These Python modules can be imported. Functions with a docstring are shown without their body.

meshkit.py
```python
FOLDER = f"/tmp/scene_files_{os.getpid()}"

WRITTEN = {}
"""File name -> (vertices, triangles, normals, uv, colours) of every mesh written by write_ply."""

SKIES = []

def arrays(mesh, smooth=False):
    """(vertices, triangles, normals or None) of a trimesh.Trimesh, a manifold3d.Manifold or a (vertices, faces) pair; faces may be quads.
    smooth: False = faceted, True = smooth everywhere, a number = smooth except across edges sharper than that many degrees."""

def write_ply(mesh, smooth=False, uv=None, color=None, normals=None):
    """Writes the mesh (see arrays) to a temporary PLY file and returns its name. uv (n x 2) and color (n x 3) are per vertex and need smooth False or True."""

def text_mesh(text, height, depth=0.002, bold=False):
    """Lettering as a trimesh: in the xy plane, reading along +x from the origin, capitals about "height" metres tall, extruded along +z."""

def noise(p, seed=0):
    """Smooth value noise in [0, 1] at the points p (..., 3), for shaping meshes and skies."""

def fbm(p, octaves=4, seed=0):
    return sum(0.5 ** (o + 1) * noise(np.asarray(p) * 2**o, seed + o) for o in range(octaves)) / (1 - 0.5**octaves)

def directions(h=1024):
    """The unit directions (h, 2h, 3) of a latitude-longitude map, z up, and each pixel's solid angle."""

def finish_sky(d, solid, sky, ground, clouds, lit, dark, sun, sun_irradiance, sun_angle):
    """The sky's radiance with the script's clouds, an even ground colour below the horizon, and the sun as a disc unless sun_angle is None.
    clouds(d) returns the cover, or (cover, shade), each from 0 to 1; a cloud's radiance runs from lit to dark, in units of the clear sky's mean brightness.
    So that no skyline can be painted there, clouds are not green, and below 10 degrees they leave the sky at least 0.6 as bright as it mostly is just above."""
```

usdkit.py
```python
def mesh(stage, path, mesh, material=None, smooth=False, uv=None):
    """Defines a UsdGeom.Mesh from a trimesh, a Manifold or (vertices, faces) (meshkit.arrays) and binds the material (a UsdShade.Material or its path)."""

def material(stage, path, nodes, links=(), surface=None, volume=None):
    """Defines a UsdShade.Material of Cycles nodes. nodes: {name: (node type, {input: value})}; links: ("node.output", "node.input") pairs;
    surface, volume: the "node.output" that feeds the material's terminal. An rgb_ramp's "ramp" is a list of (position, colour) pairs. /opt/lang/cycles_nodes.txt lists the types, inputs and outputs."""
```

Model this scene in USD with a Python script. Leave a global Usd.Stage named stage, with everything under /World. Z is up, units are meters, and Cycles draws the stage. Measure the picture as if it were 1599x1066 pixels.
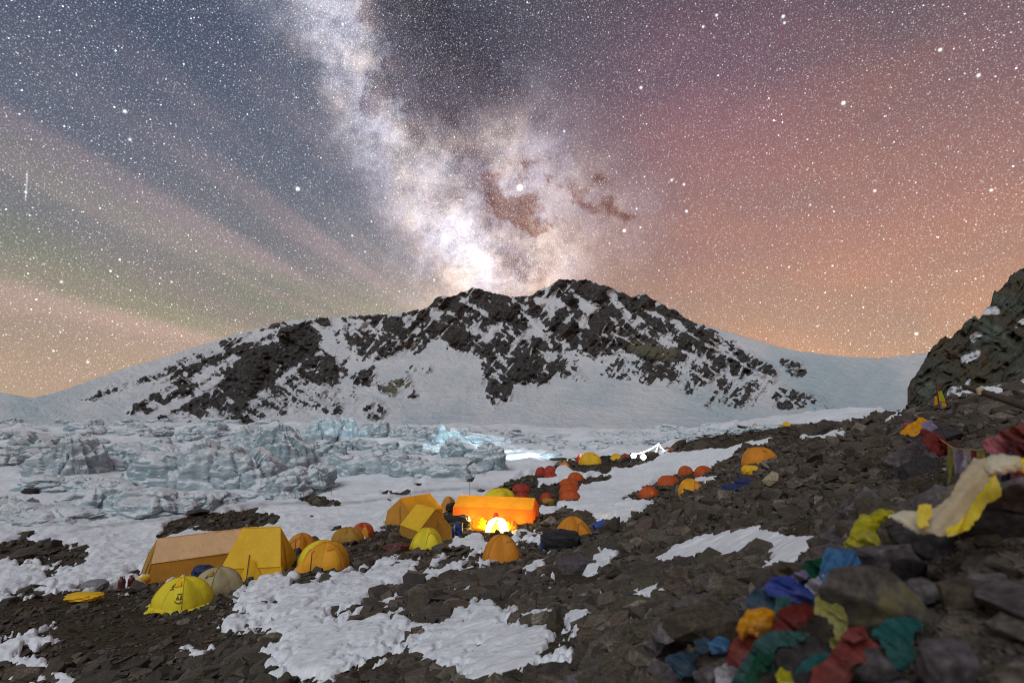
import math, random
import numpy as np, trimesh, shapely
from scipy.interpolate import RBFInterpolator
from scipy.ndimage import gaussian_filter, map_coordinates
from scipy.spatial import cKDTree, ConvexHull, Delaunay
from pxr import Usd, UsdGeom, UsdLux, UsdShade, Sdf, Gf, Vt
import usdkit, meshkit
from meshkit import fbm, noise

random.seed(7)
RNG = np.random.default_rng(7)
stage = Usd.Stage.CreateInMemory()
UsdGeom.SetStageUpAxis(stage, 'Z')
UsdGeom.SetStageMetersPerUnit(stage, 1.0)
UsdGeom.Xform.Define(stage, '/World')
UsdGeom.Scope.Define(stage, '/World/Looks')

# ------------------------------------------------------------------ camera
F, CX, CY, PITCH = 827.0, 799.5, 533.0, math.radians(7.4)     # focal length in photograph pixels
EYE = np.array([0.0, 0.0, 10.0])
FWD = np.array([0, math.cos(PITCH), math.sin(PITCH)])
UPV = np.array([0, -math.sin(PITCH), math.cos(PITCH)])
cam = UsdGeom.Camera.Define(stage, '/World/camera')
cam.AddTranslateOp().Set(Gf.Vec3d(*EYE))
cam.AddRotateXOp().Set(90 + math.degrees(PITCH))
cam.CreateHorizontalApertureAttr(36.0)
cam.CreateFocalLengthAttr(36.0 * F / 1599.0)
cam.CreateClippingRangeAttr(Gf.Vec2f(0.05, 20000))
cam.CreateFStopAttr(1.5)
cam.CreateFocusDistanceAttr(16.0)
cam.CreateExposureAttr(0.75)


def ray(px, py):
    px, py = np.asarray(px, float), np.asarray(py, float)
    cx, cy = (px - CX) / F, (CY - py) / F
    return cx[..., None] * np.array([1.0, 0, 0]) + cy[..., None] * UPV + FWD


def unit(v):
    v = np.asarray(v, float)
    return v / np.maximum(np.linalg.norm(v, axis=-1, keepdims=True), 1e-12)


def P(px, py, depth):                         # the point of the world at horizontal distance depth seen in that direction
    d = ray(px, py)
    return EYE + d * (np.asarray(depth, float) / d[..., 1])[..., None]


def project(p):
    v = np.asarray(p, float) - EYE
    zc = np.maximum(v @ FWD, 1e-6)
    return CX + F * v[..., 0] / zc, CY - F * (v @ UPV) / zc


# ------------------------------------------------------------------ node graphs
class Ref(str):
    pass


class Out:
    def __init__(self, name):
        self._n = name

    def __getattr__(self, k):
        return Ref(f'{self._n}.{k}')


class G:
    def __init__(self):
        self.nodes, self.links = {}, []

    def n(self, kind, **kw):
        name = f'n{len(self.nodes)}'
        vals = {}
        for k, v in kw.items():
            if isinstance(v, Ref):
                self.links.append((str(v), f'{name}.{k}'))
            else:
                vals[k] = v
        self.nodes[name] = (kind, vals)
        return Out(name)

    def m(self, op, a, b=0.0, c=0.0, clamp=False):
        return self.n('math', math_type=op, value1=a, value2=b, value3=c, use_clamp=clamp).value

    def v(self, op, a, b=(0, 0, 0), c=(0, 0, 0)):
        return self.n('vector_math', math_type=op, vector1=a, vector2=b, vector3=c).vector

    def vs(self, a, s):
        return self.n('vector_math', math_type='scale', vector1=a, scale=s).vector

    def dot(self, a, b):
        return self.n('vector_math', math_type='dot_product', vector1=a, vector2=b).value

    def mr(self, x, a, b, c=0.0, d=1.0, t='smoothstep'):
        return self.n('map_range', range_type=t, value=x, from_min=a, from_max=b, to_min=c, to_max=d, clamp=True).result

    def mix(self, f, a, b):
        return self.n('mix_color', blend_type='mix', fac=f, a=a, b=b, use_clamp=False).result

    def mul(self, a, b):
        return self.v('multiply', a, b)

    def noise(self, vec, scale, detail=3, rough=0.55, **kw):
        return self.n('noise_texture', vector=vec, scale=scale, detail=detail, roughness=rough, **kw)

    def ramp(self, fac, stops):
        return self.n('rgb_ramp', fac=fac, ramp=stops).color

    def done(self, name, surface=None, volume=None):
        return usdkit.material(stage, '/World/Looks/' + name, self.nodes, self.links, surface=surface, volume=volume)


# ------------------------------------------------------------------ sky: airglow, Milky Way and stars over a faint moonlit sky
MOON_AZ, MOON_EL = math.radians(208), math.radians(46)        # azimuth from +y towards +x
MOON = np.array([math.sin(MOON_AZ) * math.cos(MOON_EL), math.cos(MOON_AZ) * math.cos(MOON_EL), math.sin(MOON_EL)])
MOON_INTENSITY = 0.275
SKY_GAIN = 0.60                                                 # radiance of the night sky at exposure 0


def make_sky():
    g = G()
    d = g.n('texture_coordinate').generated
    sx = g.n('separate_xyz', vector=d)
    X, Y, Z = sx.x, sx.y, sx.z
    # airglow by height: peach at the horizon, slate higher up
    wob = g.m('multiply_add', g.noise(d, 2.2, 3).fac, 0.16, -0.08)
    zz = g.m('add', Z, wob)
    left = g.ramp(zz, [(0, (.56, .37, .25)), (.07, (.51, .34, .235)), (.16, (.35, .265, .215)), (.27, (.225, .205, .212)), (.40, (.140, .146, .188)), (.55, (.084, .098, .150)), (.8, (.045, .06, .085)), (1, (.04, .055, .08))])
    right = g.ramp(zz, [(0, (.56, .335, .21)), (.09, (.52, .31, .20)), (.18, (.43, .255, .185)), (.30, (.330, .185, .168)), (.42, (.240, .140, .150)), (.56, (.145, .098, .120)), (.8, (.055, .045, .05)), (1, (.045, .045, .05))])
    lr = g.mr(g.m('add', X, g.m('multiply_add', g.noise(d, 1.7, 2).fac, .3, -.15)), -.36, .34)
    base = g.mix(lr, left, right)
    # streaks of airglow that fan out from a point low behind the mountain
    C = unit(ray(980, 640))
    e1 = unit(np.cross(C, [0, 0, 1.0])); e2 = np.cross(e1, C)
    a1, a2 = g.dot(d, tuple(e1)), g.dot(d, tuple(e2))
    phi = g.m('arctan2', a2, g.m('multiply', a1, -1.0))
    rr = g.m('sqrt', g.m('add', g.m('multiply', a1, a1), g.m('multiply', a2, a2)))
    pv = g.n('combine_xyz', x=g.m('multiply_add', rr, -.22, phi), y=g.m('multiply', rr, .22), z=0.0).vector
    st1 = g.noise(pv, 9.0, 2, .5).fac
    st2 = g.noise(g.v('add', pv, (7.3, 2.1, 4.4)), 8.0, 2, .5).fac
    wl = g.mr(X, .25, -.2)
    warm = g.mr(st1, .40, .64)
    green = g.mr(st2, .46, .72)
    lowm = g.mr(Z, .62, .12)
    base = g.v('add', base, g.vs((.165, .085, .066), g.m('multiply', g.m('multiply', warm, wl), lowm)))
    base = g.mul(base, g.mix(g.m('multiply', g.m('multiply', green, wl), g.mr(Z, .55, .12, .25, .9)), (1, 1, 1), (.84, 1.03, .82)))
    # patches of red and dark on the right
    blot = g.noise(g.v('multiply', d, (2.0, 2.0, 4.5)), 1.6, 3, .5).fac
    base = g.mul(base, g.mix(g.m('multiply', g.mr(blot, .35, .68), g.mr(X, -.1, .3)), (.86, .92, .98), (1.14, 1.03, .95)))
    mg = unit(ray(1085, 110))
    base = g.v('add', base, g.vs((.026, .004, .026), g.m('multiply', g.mr(g.n('vector_math', math_type='distance', vector1=d, vector2=tuple(mg)).value, .30, 0.0), g.mr(blot, .3, .7, .4, 1.2))))
    hx = unit(ray(1180, 400))
    base = g.v('add', base, g.vs((.05, .022, .006), g.mr(g.n('vector_math', math_type='distance', vector1=d, vector2=tuple(hx)).value, .42, 0.0)))

    # Milky Way: bright clouds and dust lanes strung along a band of the sky
    w1 = g.v('subtract', g.noise(d, 6.5, 4, .6).color, (.5, .5, .5))
    w2 = g.v('subtract', g.noise(d, 22.0, 4, .6).color, (.5, .5, .5))
    dw = g.v('add', d, g.v('add', g.vs(w1, .14), g.vs(w2, .05)))
    dd = g.v('add', d, g.v('add', g.vs(w1, .10), g.vs(w2, .085)))

    def blobs(vec, lst):
        tot = None
        for px, py, r, w in lst:
            c = unit(ray(px, py))
            dist = g.n('vector_math', math_type='distance', vector1=vec, vector2=tuple(c)).value
            b = g.m('multiply', g.mr(dist, r / F, 0.0, 0.0, 1.0, 'smootherstep'), w)
            tot = b if tot is None else g.m('add', tot, b)
        return tot
    glow = blobs(dw, [(430, -420, 260, .3), (470, -180, 190, .35), (495, -60, 150, .45), (515, 15, 95, .46), (545, 75, 80, .48), (560, 130, 84, .36), (590, 190, 95, .42), (625, 245, 100, .46),
                      (650, 310, 120, .38), (690, 365, 110, .62), (735, 400, 95, .78), (770, 430, 90, .55), (700, 245, 60, .5), (672, 205, 36, .3), (845, 410, 100, .48), (845, 310, 120, .42), (880, 440, 120, .38),
                      (780, 260, 120, .36), (820, 220, 110, .2), (670, 330, 260, .20), (800, 330, 260, .22), (570, 130, 190, .20), (930, 340, 150, .2), (750, 470, 190, .25)])
    rift = blobs(dd, [(590, -60, 80, .8), (610, 5, 70, .9), (640, 60, 85, .7), (660, 120, 75, .65), (640, 160, 44, .7), (680, 175, 56, .6), (655, 215, 34, .6), (722, 235, 46, .5), (745, 275, 44, .5), (760, 315, 44, .55), (775, 355, 44, .55), (795, 395, 44, .55), (812, 430, 44, .5),
                      (590, 130, 40, .75), (580, 165, 36, .75), (560, 20, 30, .5), (700, 100, 150, .45), (830, 130, 160, .2), (700, 310, 40, .3), (690, 270, 26, .45)])
    red = blobs(dd, [(765, 292, 40, .6), (782, 312, 36, .7), (800, 328, 40, .95), (822, 340, 40, .9), (845, 350, 26, .8), (862, 354, 22, .75), (812, 262, 26, .7), (826, 250, 24, .6), (848, 248, 24, .65), (862, 272, 24, .7), (872, 290, 22, .6),
                     (894, 296, 24, .65), (915, 308, 24, .6), (937, 320, 26, .7), (958, 332, 24, .6), (974, 342, 28, .7), (945, 290, 22, .5), (930, 280, 18, .4), (845, 425, 60, .3), (600, 195, 44, .3)])
    fine = g.noise(d, 21.0, 6, .72).fac
    tex = g.mr(fine, .30, .70, .42, 1.46)
    fil = g.n('noise_texture', vector=g.v('add', d, g.vs(w2, .06)), type='ridged_multifractal', scale=15.0, detail=5.0, roughness=.58, offset=.95, gain=1.6, use_normalize=True).fac
    ln = g.m('add', g.mr(g.noise(d, 26.0, 6, .68).fac, .34, .66, -.35, .55, 'linear'), g.mr(fil, .35, .85, -.15, .35, 'linear'))
    lane = g.m('multiply', g.mr(g.m('add', rift, ln), .05, 1.1), g.mr(rift, 0.0, .6))
    lane2 = g.m('multiply', g.mr(g.m('add', red, ln), .0, 1.35), g.mr(red, 0.0, .6))
    gl = g.m('multiply', glow, tex)
    mwcol = g.mix(g.mr(g.noise(d, 9.0, 3).fac, .38, .62), (.50, .475, .55), (.58, .48, .42))
    base = g.v('add', base, g.vs(mwcol, g.m('multiply', gl, .82)))
    base = g.mul(base, g.mix(g.m('multiply', lane, .80), (1, 1, 1), (.42, .35, .38)))
    base = g.mul(base, g.mix(g.m('multiply', lane2, .86), (1, 1, 1), (.50, .28, .20)))
    # stars, by the Voronoi cells that the celestial sphere cuts
    def layer(scale, rad, gain, power=2.0, mask=None):
        vo = g.n('voronoi_texture', vector=d, scale=scale, feature='f1', randomness=1.0)
        s = g.m('power', g.mr(vo.distance, rad, 0.0, 0.0, 1.0, 'linear'), power)
        if mask is not None:
            s = g.m('multiply', s, mask)
        tint = g.mix(.62, vo.color, (1, 1, 1))
        return g.vs(tint, g.m('multiply', s, gain))
    stars = layer(420.0, .46, .40, 1.0, g.m('multiply_add', glow, .9, .62))
    stars = g.v('add', stars, layer(230.0, .26, .70, 1.2))
    stars = g.v('add', stars, layer(120.0, .150, 1.5, 1.3))
    side = g.mr(g.m('absolute', X), .15, .75, .7, 1.6)
    stars = g.v('add', stars, layer(64.0, .088, 2.1, 1.3, side))
    stars = g.v('add', stars, layer(34.0, .055, 3.2, 1.4, side))
    stars = g.v('add', stars, layer(19.0, .036, 4.0, 1.6, side))
    named = [(812, 293, 9, 9, (1, .93, .82)), (465, 295, 6, 5, (.9, .97, 1)), (975, 360, 5.5, 5, (1, .86, .68)), (1001, 137, 5, 3, (.75, .85, 1)), (1072, 330, 5, 3, (.78, .86, 1)), (1068, 288, 4.5, 2.6, (.8, .86, 1)),
             (1049, 281, 4.5, 2.4, (.8, .86, 1)), (1317, 161, 5.5, 4, (.85, .92, 1)), (1366, 298, 4.5, 2.6, (.8, .88, 1)), (1223, 26, 4.5, 3.6, (.7, .8, 1)), (1225, 36, 4, 3, (.7, .8, 1)), (1119, 24, 4, 2.6, (1, 1, 1)),
             (1098, 42, 4, 2.6, (1, .95, .9)), (1000, 355, 4, 2.2, (.8, .86, 1)), (994, 326, 4, 2.2, (.8, .86, 1)), (952, 380, 3.6, 1.8, (.9, .9, 1)), (881, 205, 4, 2.4, (.8, .88, 1)), (1431, 521, 4.6, 3, (1, 1, 1)), (1468, 78, 4.5, 3, (1, 1, 1)),
             (1528, 118, 4.5, 3, (.9, .95, 1)), (195, 174, 5, 2.8, (.9, .96, 1)), (203, 218, 4.5, 2.4, (.8, .92, 1)), (550, 368, 4, 2.2, (.8, .9, 1)), (570, 393, 3.6, 2, (.8, .9, 1)), (678, 437, 4, 2.4, (.85, .92, 1)), (580, 346, 3.6, 2, (.85, .92, 1)),
             (1132, 298, 0.1, 0, (1, 1, 1)), (535, 38, 4, 2, (1, .9, .75)), (720, 312, 3.6, 2, (.8, .85, 1)), (1548, 297, 4.2, 2.4, (.95, 1, 1)), (1265, 320, 3.6, 1.8, (.9, .9, 1)), (1300, 415, 3.6, 1.8, (1, 1, 1)), (1232, 417, 3.6, 1.8, (1, 1, 1)),
             (40, 300, 3.6, 1.6, (.9, .9, 1)), (268, 440, 3.6, 1.8, (1, 1, 1)), (96, 440, 4, 2, (1, 1, 1)), (137, 565, 4, 2.2, (.85, .9, 1))]
    for px, py, r, w, col in named:
        if w == 0:
            continue
        c = unit(ray(px, py))
        dist = g.n('vector_math', math_type='distance', vector1=d, vector2=tuple(c)).value
        core = g.m('power', g.mr(dist, r * .78 / F, 0.0, 0.0, 1.0, 'linear'), 2.6)
        stars = g.v('add', stars, g.vs(col, g.m('multiply', core, w * .8)))
    # a meteor streak low on the left
    mc, m0, m1 = unit(ray(41.5, 290)), unit(ray(43, 268)), unit(ray(40, 312))
    ax = unit(m1 - m0); nx = unit(np.cross(ax, mc))
    along = g.m('absolute', g.dot(g.v('subtract', d, tuple(mc)), tuple(ax)))
    across = g.m('absolute', g.dot(d, tuple(nx)))
    met = g.m('multiply', g.mr(along, 22 / F, 8 / F), g.m('multiply', g.mr(across, 1.3 / F, .2 / F), g.mr(Y, 0, .2)))
    stars = g.v('add', stars, g.vs((.30, .28, .30), met))
    stars = g.vs(stars, g.mr(Z, 0.0, .05))
    sky = g.n('sky_texture', sky_type='single_scattering', sun_disc=False, sun_elevation=MOON_EL, sun_rotation=MOON_AZ).color
    tot = g.v('add', g.vs(g.v('add', base, stars), SKY_GAIN / .1), g.vs(sky, .004))
    bg = g.n('background_shader', color=tot, strength=.1)
    return g.done('night_sky', surface=bg.background)


dome = UsdLux.DomeLight.Define(stage, '/World/sky')
UsdShade.MaterialBindingAPI.Apply(dome.GetPrim()).Bind(make_sky())
for k, t in (('label', 'starry night sky with the Milky Way and orange airglow over the mountain'), ('category', 'sky'), ('kind', 'structure')):
    dome.GetPrim().SetCustomDataByKey(k, t)
moon = UsdLux.DistantLight.Define(stage, '/World/moonlight')
moon.CreateIntensityAttr(MOON_INTENSITY)
moon.CreateNormalizeAttr(True) if hasattr(moon, 'CreateNormalizeAttr') else None
moon.CreateAngleAttr(34.0)
moon.CreateColorAttr(Gf.Vec3f(0.95, 0.97, 1.0))
rotm = Gf.Rotation(Gf.Vec3d(0, 0, 1), Gf.Vec3d(*MOON))
moon.AddTransformOp().Set(Gf.Matrix4d().SetRotate(rotm))


# ------------------------------------------------------------------ helpers for prims
COUNT = {}


def numbered(parent, name):
    k = (parent, name)
    i = COUNT.get(k, 0)
    COUNT[k] = i + 1
    return name if i == 0 else f'{name}_{i:03d}'


def tag(o, label=None, category=None, group=None, kind=None):
    p = o if isinstance(o, Usd.Prim) else o.GetPrim()
    for k, t in (('label', label), ('category', category), ('group', group), ('kind', kind)):
        if t:
            p.SetCustomDataByKey(k, t)
    return p


def obj(name, mesh, mat, parent=None, smooth=False, **kw):
    par = str(parent.GetPath()) if parent is not None else '/World'
    path = f'{par}/{numbered(par, name)}'
    m = usdkit.mesh(stage, path, mesh, mat, smooth=smooth)
    tag(m, **kw)
    return m.GetPrim()


def thing(name, label, category, loc=(0, 0, 0), rotz=0.0, group=None, kind=None):
    x = UsdGeom.Xform.Define(stage, '/World/' + numbered('/World', name))
    x.AddTranslateOp().Set(Gf.Vec3d(*map(float, loc)))
    if rotz:
        x.AddRotateZOp().Set(math.degrees(rotz))
    return tag(x, label, category, group, kind)


def primvar(prim, name, values):
    UsdGeom.PrimvarsAPI(prim).CreatePrimvar(name, Sdf.ValueTypeNames.FloatArray, 'vertex').Set(Vt.FloatArray.FromNumpy(np.asarray(values, np.float32)))


def grid_faces(nr, nc):
    i, j = np.meshgrid(np.arange(nr - 1), np.arange(nc - 1), indexing='ij')
    a = (i * nc + j).ravel()
    q = np.stack([a, a + 1, a + nc + 1, a + nc], 1)
    return np.vstack([q[:, [0, 1, 2]], q[:, [0, 2, 3]]])


def tube(pts, r, sides=8, closed_ends=True):
    pts = np.asarray(pts, float)
    t = unit(np.gradient(pts, axis=0))
    a = unit(np.cross(t, np.where(np.abs(t[:, 2:]) < .9, [0, 0, 1.0], [1.0, 0, 0])))
    b = np.cross(t, a)
    ang = np.arange(sides) * 2 * np.pi / sides
    r = np.broadcast_to(r, (len(pts),))
    v = (pts[:, None] + r[:, None, None] * (np.cos(ang)[None, :, None] * a[:, None] + np.sin(ang)[None, :, None] * b[:, None])).reshape(-1, 3)
    i, j = np.meshgrid(np.arange(len(pts) - 1), np.arange(sides), indexing='ij')
    q = np.stack([i * sides + j, i * sides + (j + 1) % sides, (i + 1) * sides + (j + 1) % sides, (i + 1) * sides + j], -1).reshape(-1, 4)
    f = [q[:, [0, 1, 2]], q[:, [0, 2, 3]]]
    if closed_ends:
        n = len(v)
        v = np.vstack([v, pts[0], pts[-1]])
        k = np.arange(sides)
        f += [np.stack([np.full(sides, n), (k + 1) % sides, k], 1), np.stack([np.full(sides, n + 1), n - sides + k, n - sides + (k + 1) % sides], 1)]
    return v, np.vstack(f)


def join(*ms):
    vs, fs, n = [], [], 0
    for v, f in ms:
        vs.append(v); fs.append(np.asarray(f) + n); n += len(v)
    return np.vstack(vs), np.vstack(fs)


def ridged(p, octaves=4, seed=0):
    return sum(.5 ** (o + 1) * (1 - np.abs(2 * noise(np.asarray(p) * 2 ** o, seed + o) - 1)) for o in range(octaves)) / (1 - .5 ** octaves)


class Field:
    """A smooth map over view directions, filled from weighted polygons: where a surface carries snow or bare rock."""
    S = 2.0

    def __init__(self, x0, y0, x1, y1):
        self.x0, self.y0 = x0, y0
        self.xs, self.ys = np.meshgrid(np.arange(x0, x1, self.S), np.arange(y0, y1, self.S))
        self.a = np.zeros(self.xs.shape)

    def poly(self, val, pts, grow=0.0):
        self.a[shapely.contains_xy(shapely.Polygon(pts).buffer(grow), self.xs, self.ys)] = val

    def line(self, val, pts, w):
        self.a[shapely.contains_xy(shapely.LineString(pts).buffer(w), self.xs, self.ys)] = val

    def blur(self, s):
        self.a = gaussian_filter(self.a, s / self.S)

    def at(self, px, py):
        return map_coordinates(self.a, [(np.asarray(py) - self.y0) / self.S, (np.asarray(px) - self.x0) / self.S], order=1, mode='nearest')


# ------------------------------------------------------------------ the lie of the land
CONTROL = [  # photograph pixel, distance in metres
    (0, 1066, 14), (200, 1066, 11), (400, 1066, 8.5), (600, 1066, 6.5), (800, 1066, 4.8), (1000, 1066, 3.3), (1200, 1066, 2.3), (1400, 1066, 1.75), (1599, 1066, 1.5), (1800, 1066, 1.4), (-200, 1066, 18),
    (0, 1400, 5.0), (400, 1400, 3.2), (800, 1400, 2.1), (1200, 1400, 1.2), (1599, 1400, .9),
    (0, 1000, 17), (0, 955, 20.5), (200, 955, 20.5), (280, 957, 20.5), (400, 950, 17), (600, 950, 12.5), (800, 950, 9), (1000, 950, 6), (1200, 950, 3.3), (1400, 950, 2.2), (1599, 950, 1.8),
    (100, 935, 23), (180, 922, 25), (260, 905, 28), (340, 930, 22.5), (400, 903, 27), (510, 893, 26), (470, 868, 30), (545, 848, 34), (600, 880, 27), (660, 856, 32), (785, 876, 27), (895, 846, 32), (940, 828, 33),
    (800, 900, 21), (900, 890, 14.5), (1000, 890, 11), (1100, 880, 8), (1200, 870, 5.8), (1300, 865, 3.8), (1400, 880, 2.7), (1599, 880, 2.05),
    (1000, 830, 22), (1100, 840, 12), (1200, 815, 9.2), (1300, 800, 6.4), (1400, 800, 4.2), (1500, 800, 3.0), (1599, 800, 2.5),
    (660, 820, 39), (700, 838, 37), (775, 820, 43), (850, 815, 44), (775, 780, 52), (815, 780, 56), (813, 768, 62), (890, 782, 53), (890, 750, 67), (852, 746, 70), (960, 790, 46),
    (1013, 776, 50), (1080, 769, 42), (1045, 757, 58), (1070, 742, 68), (1098, 742, 62), (1187, 724, 38), (1150, 765, 26), (1200, 758, 19), (1120, 800, 20), (1080, 790, 30),
    (920, 723, 82), (965, 717, 86), (1010, 714, 90), (1060, 703, 85), (1100, 686, 78), (1180, 668, 76), (1240, 666, 72), (1350, 660, 56), (1420, 642, 42), (1300, 672, 58),
    (1300, 720, 22), (1240, 740, 22), (1300, 760, 12), (1400, 720, 10.5), (1450, 690, 10), (1500, 740, 5.5), (1599, 740, 3.6), (1450, 655, 17), (1500, 640, 18), (1599, 640, 13), (1700, 640, 11), (1500, 615, 24), (1640, 690, 6),
    # the glacier, seen over the edge of the moraine
    (-60, 938, 26), (0, 928, 27), (60, 905, 31), (0, 900, 31), (100, 850, 40), (240, 870, 38), (300, 830, 45), (0, 780, 60), (300, 800, 55), (450, 830, 43), (500, 800, 54), (560, 818, 48), (600, 760, 68), (620, 790, 56), (700, 760, 66), (760, 745, 74),
    (200, 740, 82), (500, 740, 84), (0, 730, 84), (700, 728, 92), (800, 728, 90), (0, 700, 115), (300, 700, 120), (600, 695, 130), (800, 700, 128), (880, 712, 104), (960, 706, 112), (1040, 690, 125), (0, 668, 190), (300, 668, 195), (450, 662, 205), (650, 668, 200),
    (800, 680, 190), (1000, 684, 170), (1000, 672, 260), (800, 668, 280), (1200, 660, 180), (1300, 652, 230), (1400, 640, 230), (0, 700, 480), (400, 700, 480), (800, 700, 500), (1100, 700, 500), (1400, 690, 480), (-150, 700, 115), (1650, 690, 480), (-200, 700, 480), (1650, 640, 80), (-200, 780, 60), (-250, 940, 28),
]
_c = np.array(CONTROL, float)
_d = ray(_c[:, 0], _c[:, 1])
_rbf = RBFInterpolator(np.stack([_d[:, 0] / _d[:, 1], .5 * np.log(_c[:, 2])], 1), _d[:, 2] / _d[:, 1], kernel='linear', smoothing=.004)
LU, LY = np.meshgrid(np.linspace(-1.5, 1.5, 420), np.linspace(math.log(.55), math.log(760), 420))      # the relief as a table, for speed
_tab = gaussian_filter(_rbf(np.stack([LU.ravel(), .5 * LY.ravel()], 1)).reshape(LU.shape), 3.0, mode='nearest')


def ground_z(x, y):
    x, y = np.asarray(x, float), np.maximum(np.asarray(y, float), .55)
    i = (np.log(y) - LY[0, 0]) / (LY[-1, 0] - LY[0, 0]) * 419
    j = (x / y + 1.5) / 3.0 * 419
    t = map_coordinates(_tab, [np.ravel(i), np.ravel(j)], order=1, mode='nearest')
    return EYE[2] + y * t.reshape(np.shape(y))


_YS = np.exp(np.linspace(math.log(.8), math.log(700), 1500))


def ground_depth(px, py):                      # distance at which the line of sight first meets the ground
    px, py = np.atleast_1d(np.asarray(px, float)), np.atleast_1d(np.asarray(py, float))
    d = ray(px, py)
    u, q = d[:, 0] / d[:, 1], d[:, 2] / d[:, 1]
    out = np.empty(len(px))
    for k in range(len(px)):
        over = EYE[2] + q[k] * _YS - ground_z(u[k] * _YS, _YS)
        hit = np.nonzero(over <= 0)[0]
        if len(hit) == 0 or hit[0] == 0:
            out[k] = _YS[-1] if len(hit) == 0 else _YS[0]
            continue
        i = hit[0]
        t = over[i - 1] / (over[i - 1] - over[i])
        out[k] = _YS[i - 1] + t * (_YS[i] - _YS[i - 1])
    return out if len(out) > 1 else float(out[0])


def on_ground(px, py):
    return P(px, py, ground_depth(px, py))


# ------------------------------------------------------------------ where the snow lies
SNOW = Field(-300, 600, 1900, 1120)
SNOW.poly(1, [(-300, 960), (-40, 952), (0, 944), (60, 931), (100, 925), (140, 918), (200, 912), (238, 905), (262, 896), (340, 880), (440, 862), (500, 850), (560, 842), (605, 820), (620, 806), (700, 800), (757, 780), (788, 757), (830, 738), (880, 722), (905, 716), (960, 714), (1060, 697),
              (1100, 681), (1160, 668), (1240, 663), (1345, 656), (1425, 630), (1700, 600), (1900, 590), (-300, 590)])
SNOW.poly(1, [(838, 800), (850, 786), (880, 770), (912, 745), (930, 728), (960, 722), (1010, 722), (1060, 706), (1130, 699), (1150, 708), (1112, 729), (1060, 738), (1010, 760), (978, 780), (1000, 788), (960, 800), (945, 812), (918, 806), (880, 790), (862, 802)])
SNOW.poly(1, [(832, 752), (905, 720), (920, 725), (912, 745), (880, 752), (850, 760), (826, 766)])
SNOW.poly(1, [(945, 808), (985, 786), (1030, 780), (1000, 798), (960, 818)])
SNOW.poly(1, [(345, 975), (400, 945), (440, 932), (500, 911), (578, 888), (644, 879), (640, 898), (600, 914), (540, 934), (480, 955), (420, 975), (380, 986)], 3)
SNOW.poly(1, [(630, 905), (705, 876), (779, 882), (740, 895), (690, 910), (624, 924), (560, 945), (526, 957), (470, 985), (430, 1000), (405, 992), (500, 950), (570, 928)], 3)
SNOW.poly(1, [(405, 1006), (440, 990), (520, 976), (590, 962), (638, 960), (652, 982), (625, 1002), (604, 1016), (556, 1038), (480, 1052), (418, 1046), (440, 1022)], 3)
SNOW.poly(1, [(797, 962), (771, 942), (728, 968), (670, 990), (640, 1015), (664, 1036), (700, 1050), (690, 1075), (785, 1075), (820, 1050), (845, 1032), (866, 964), (800, 990)], 3)
SNOW.poly(1, [(812, 895), (860, 891), (858, 905), (825, 904)], 3)
SNOW.poly(1, [(915, 876), (945, 868), (958, 872), (925, 885)], 3)
SNOW.poly(1, [(700, 925), (745, 928), (720, 945), (705, 945)], 3)
SNOW.poly(1, [(-20, 1010), (90, 986), (80, 1000), (0, 1030)], 3)
SNOW.poly(1, [(262, 1033), (332, 1008), (300, 1031)], 3)
SNOW.poly(1, [(20, 1055), (80, 1048), (120, 1070), (20, 1070)], 3)
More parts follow.
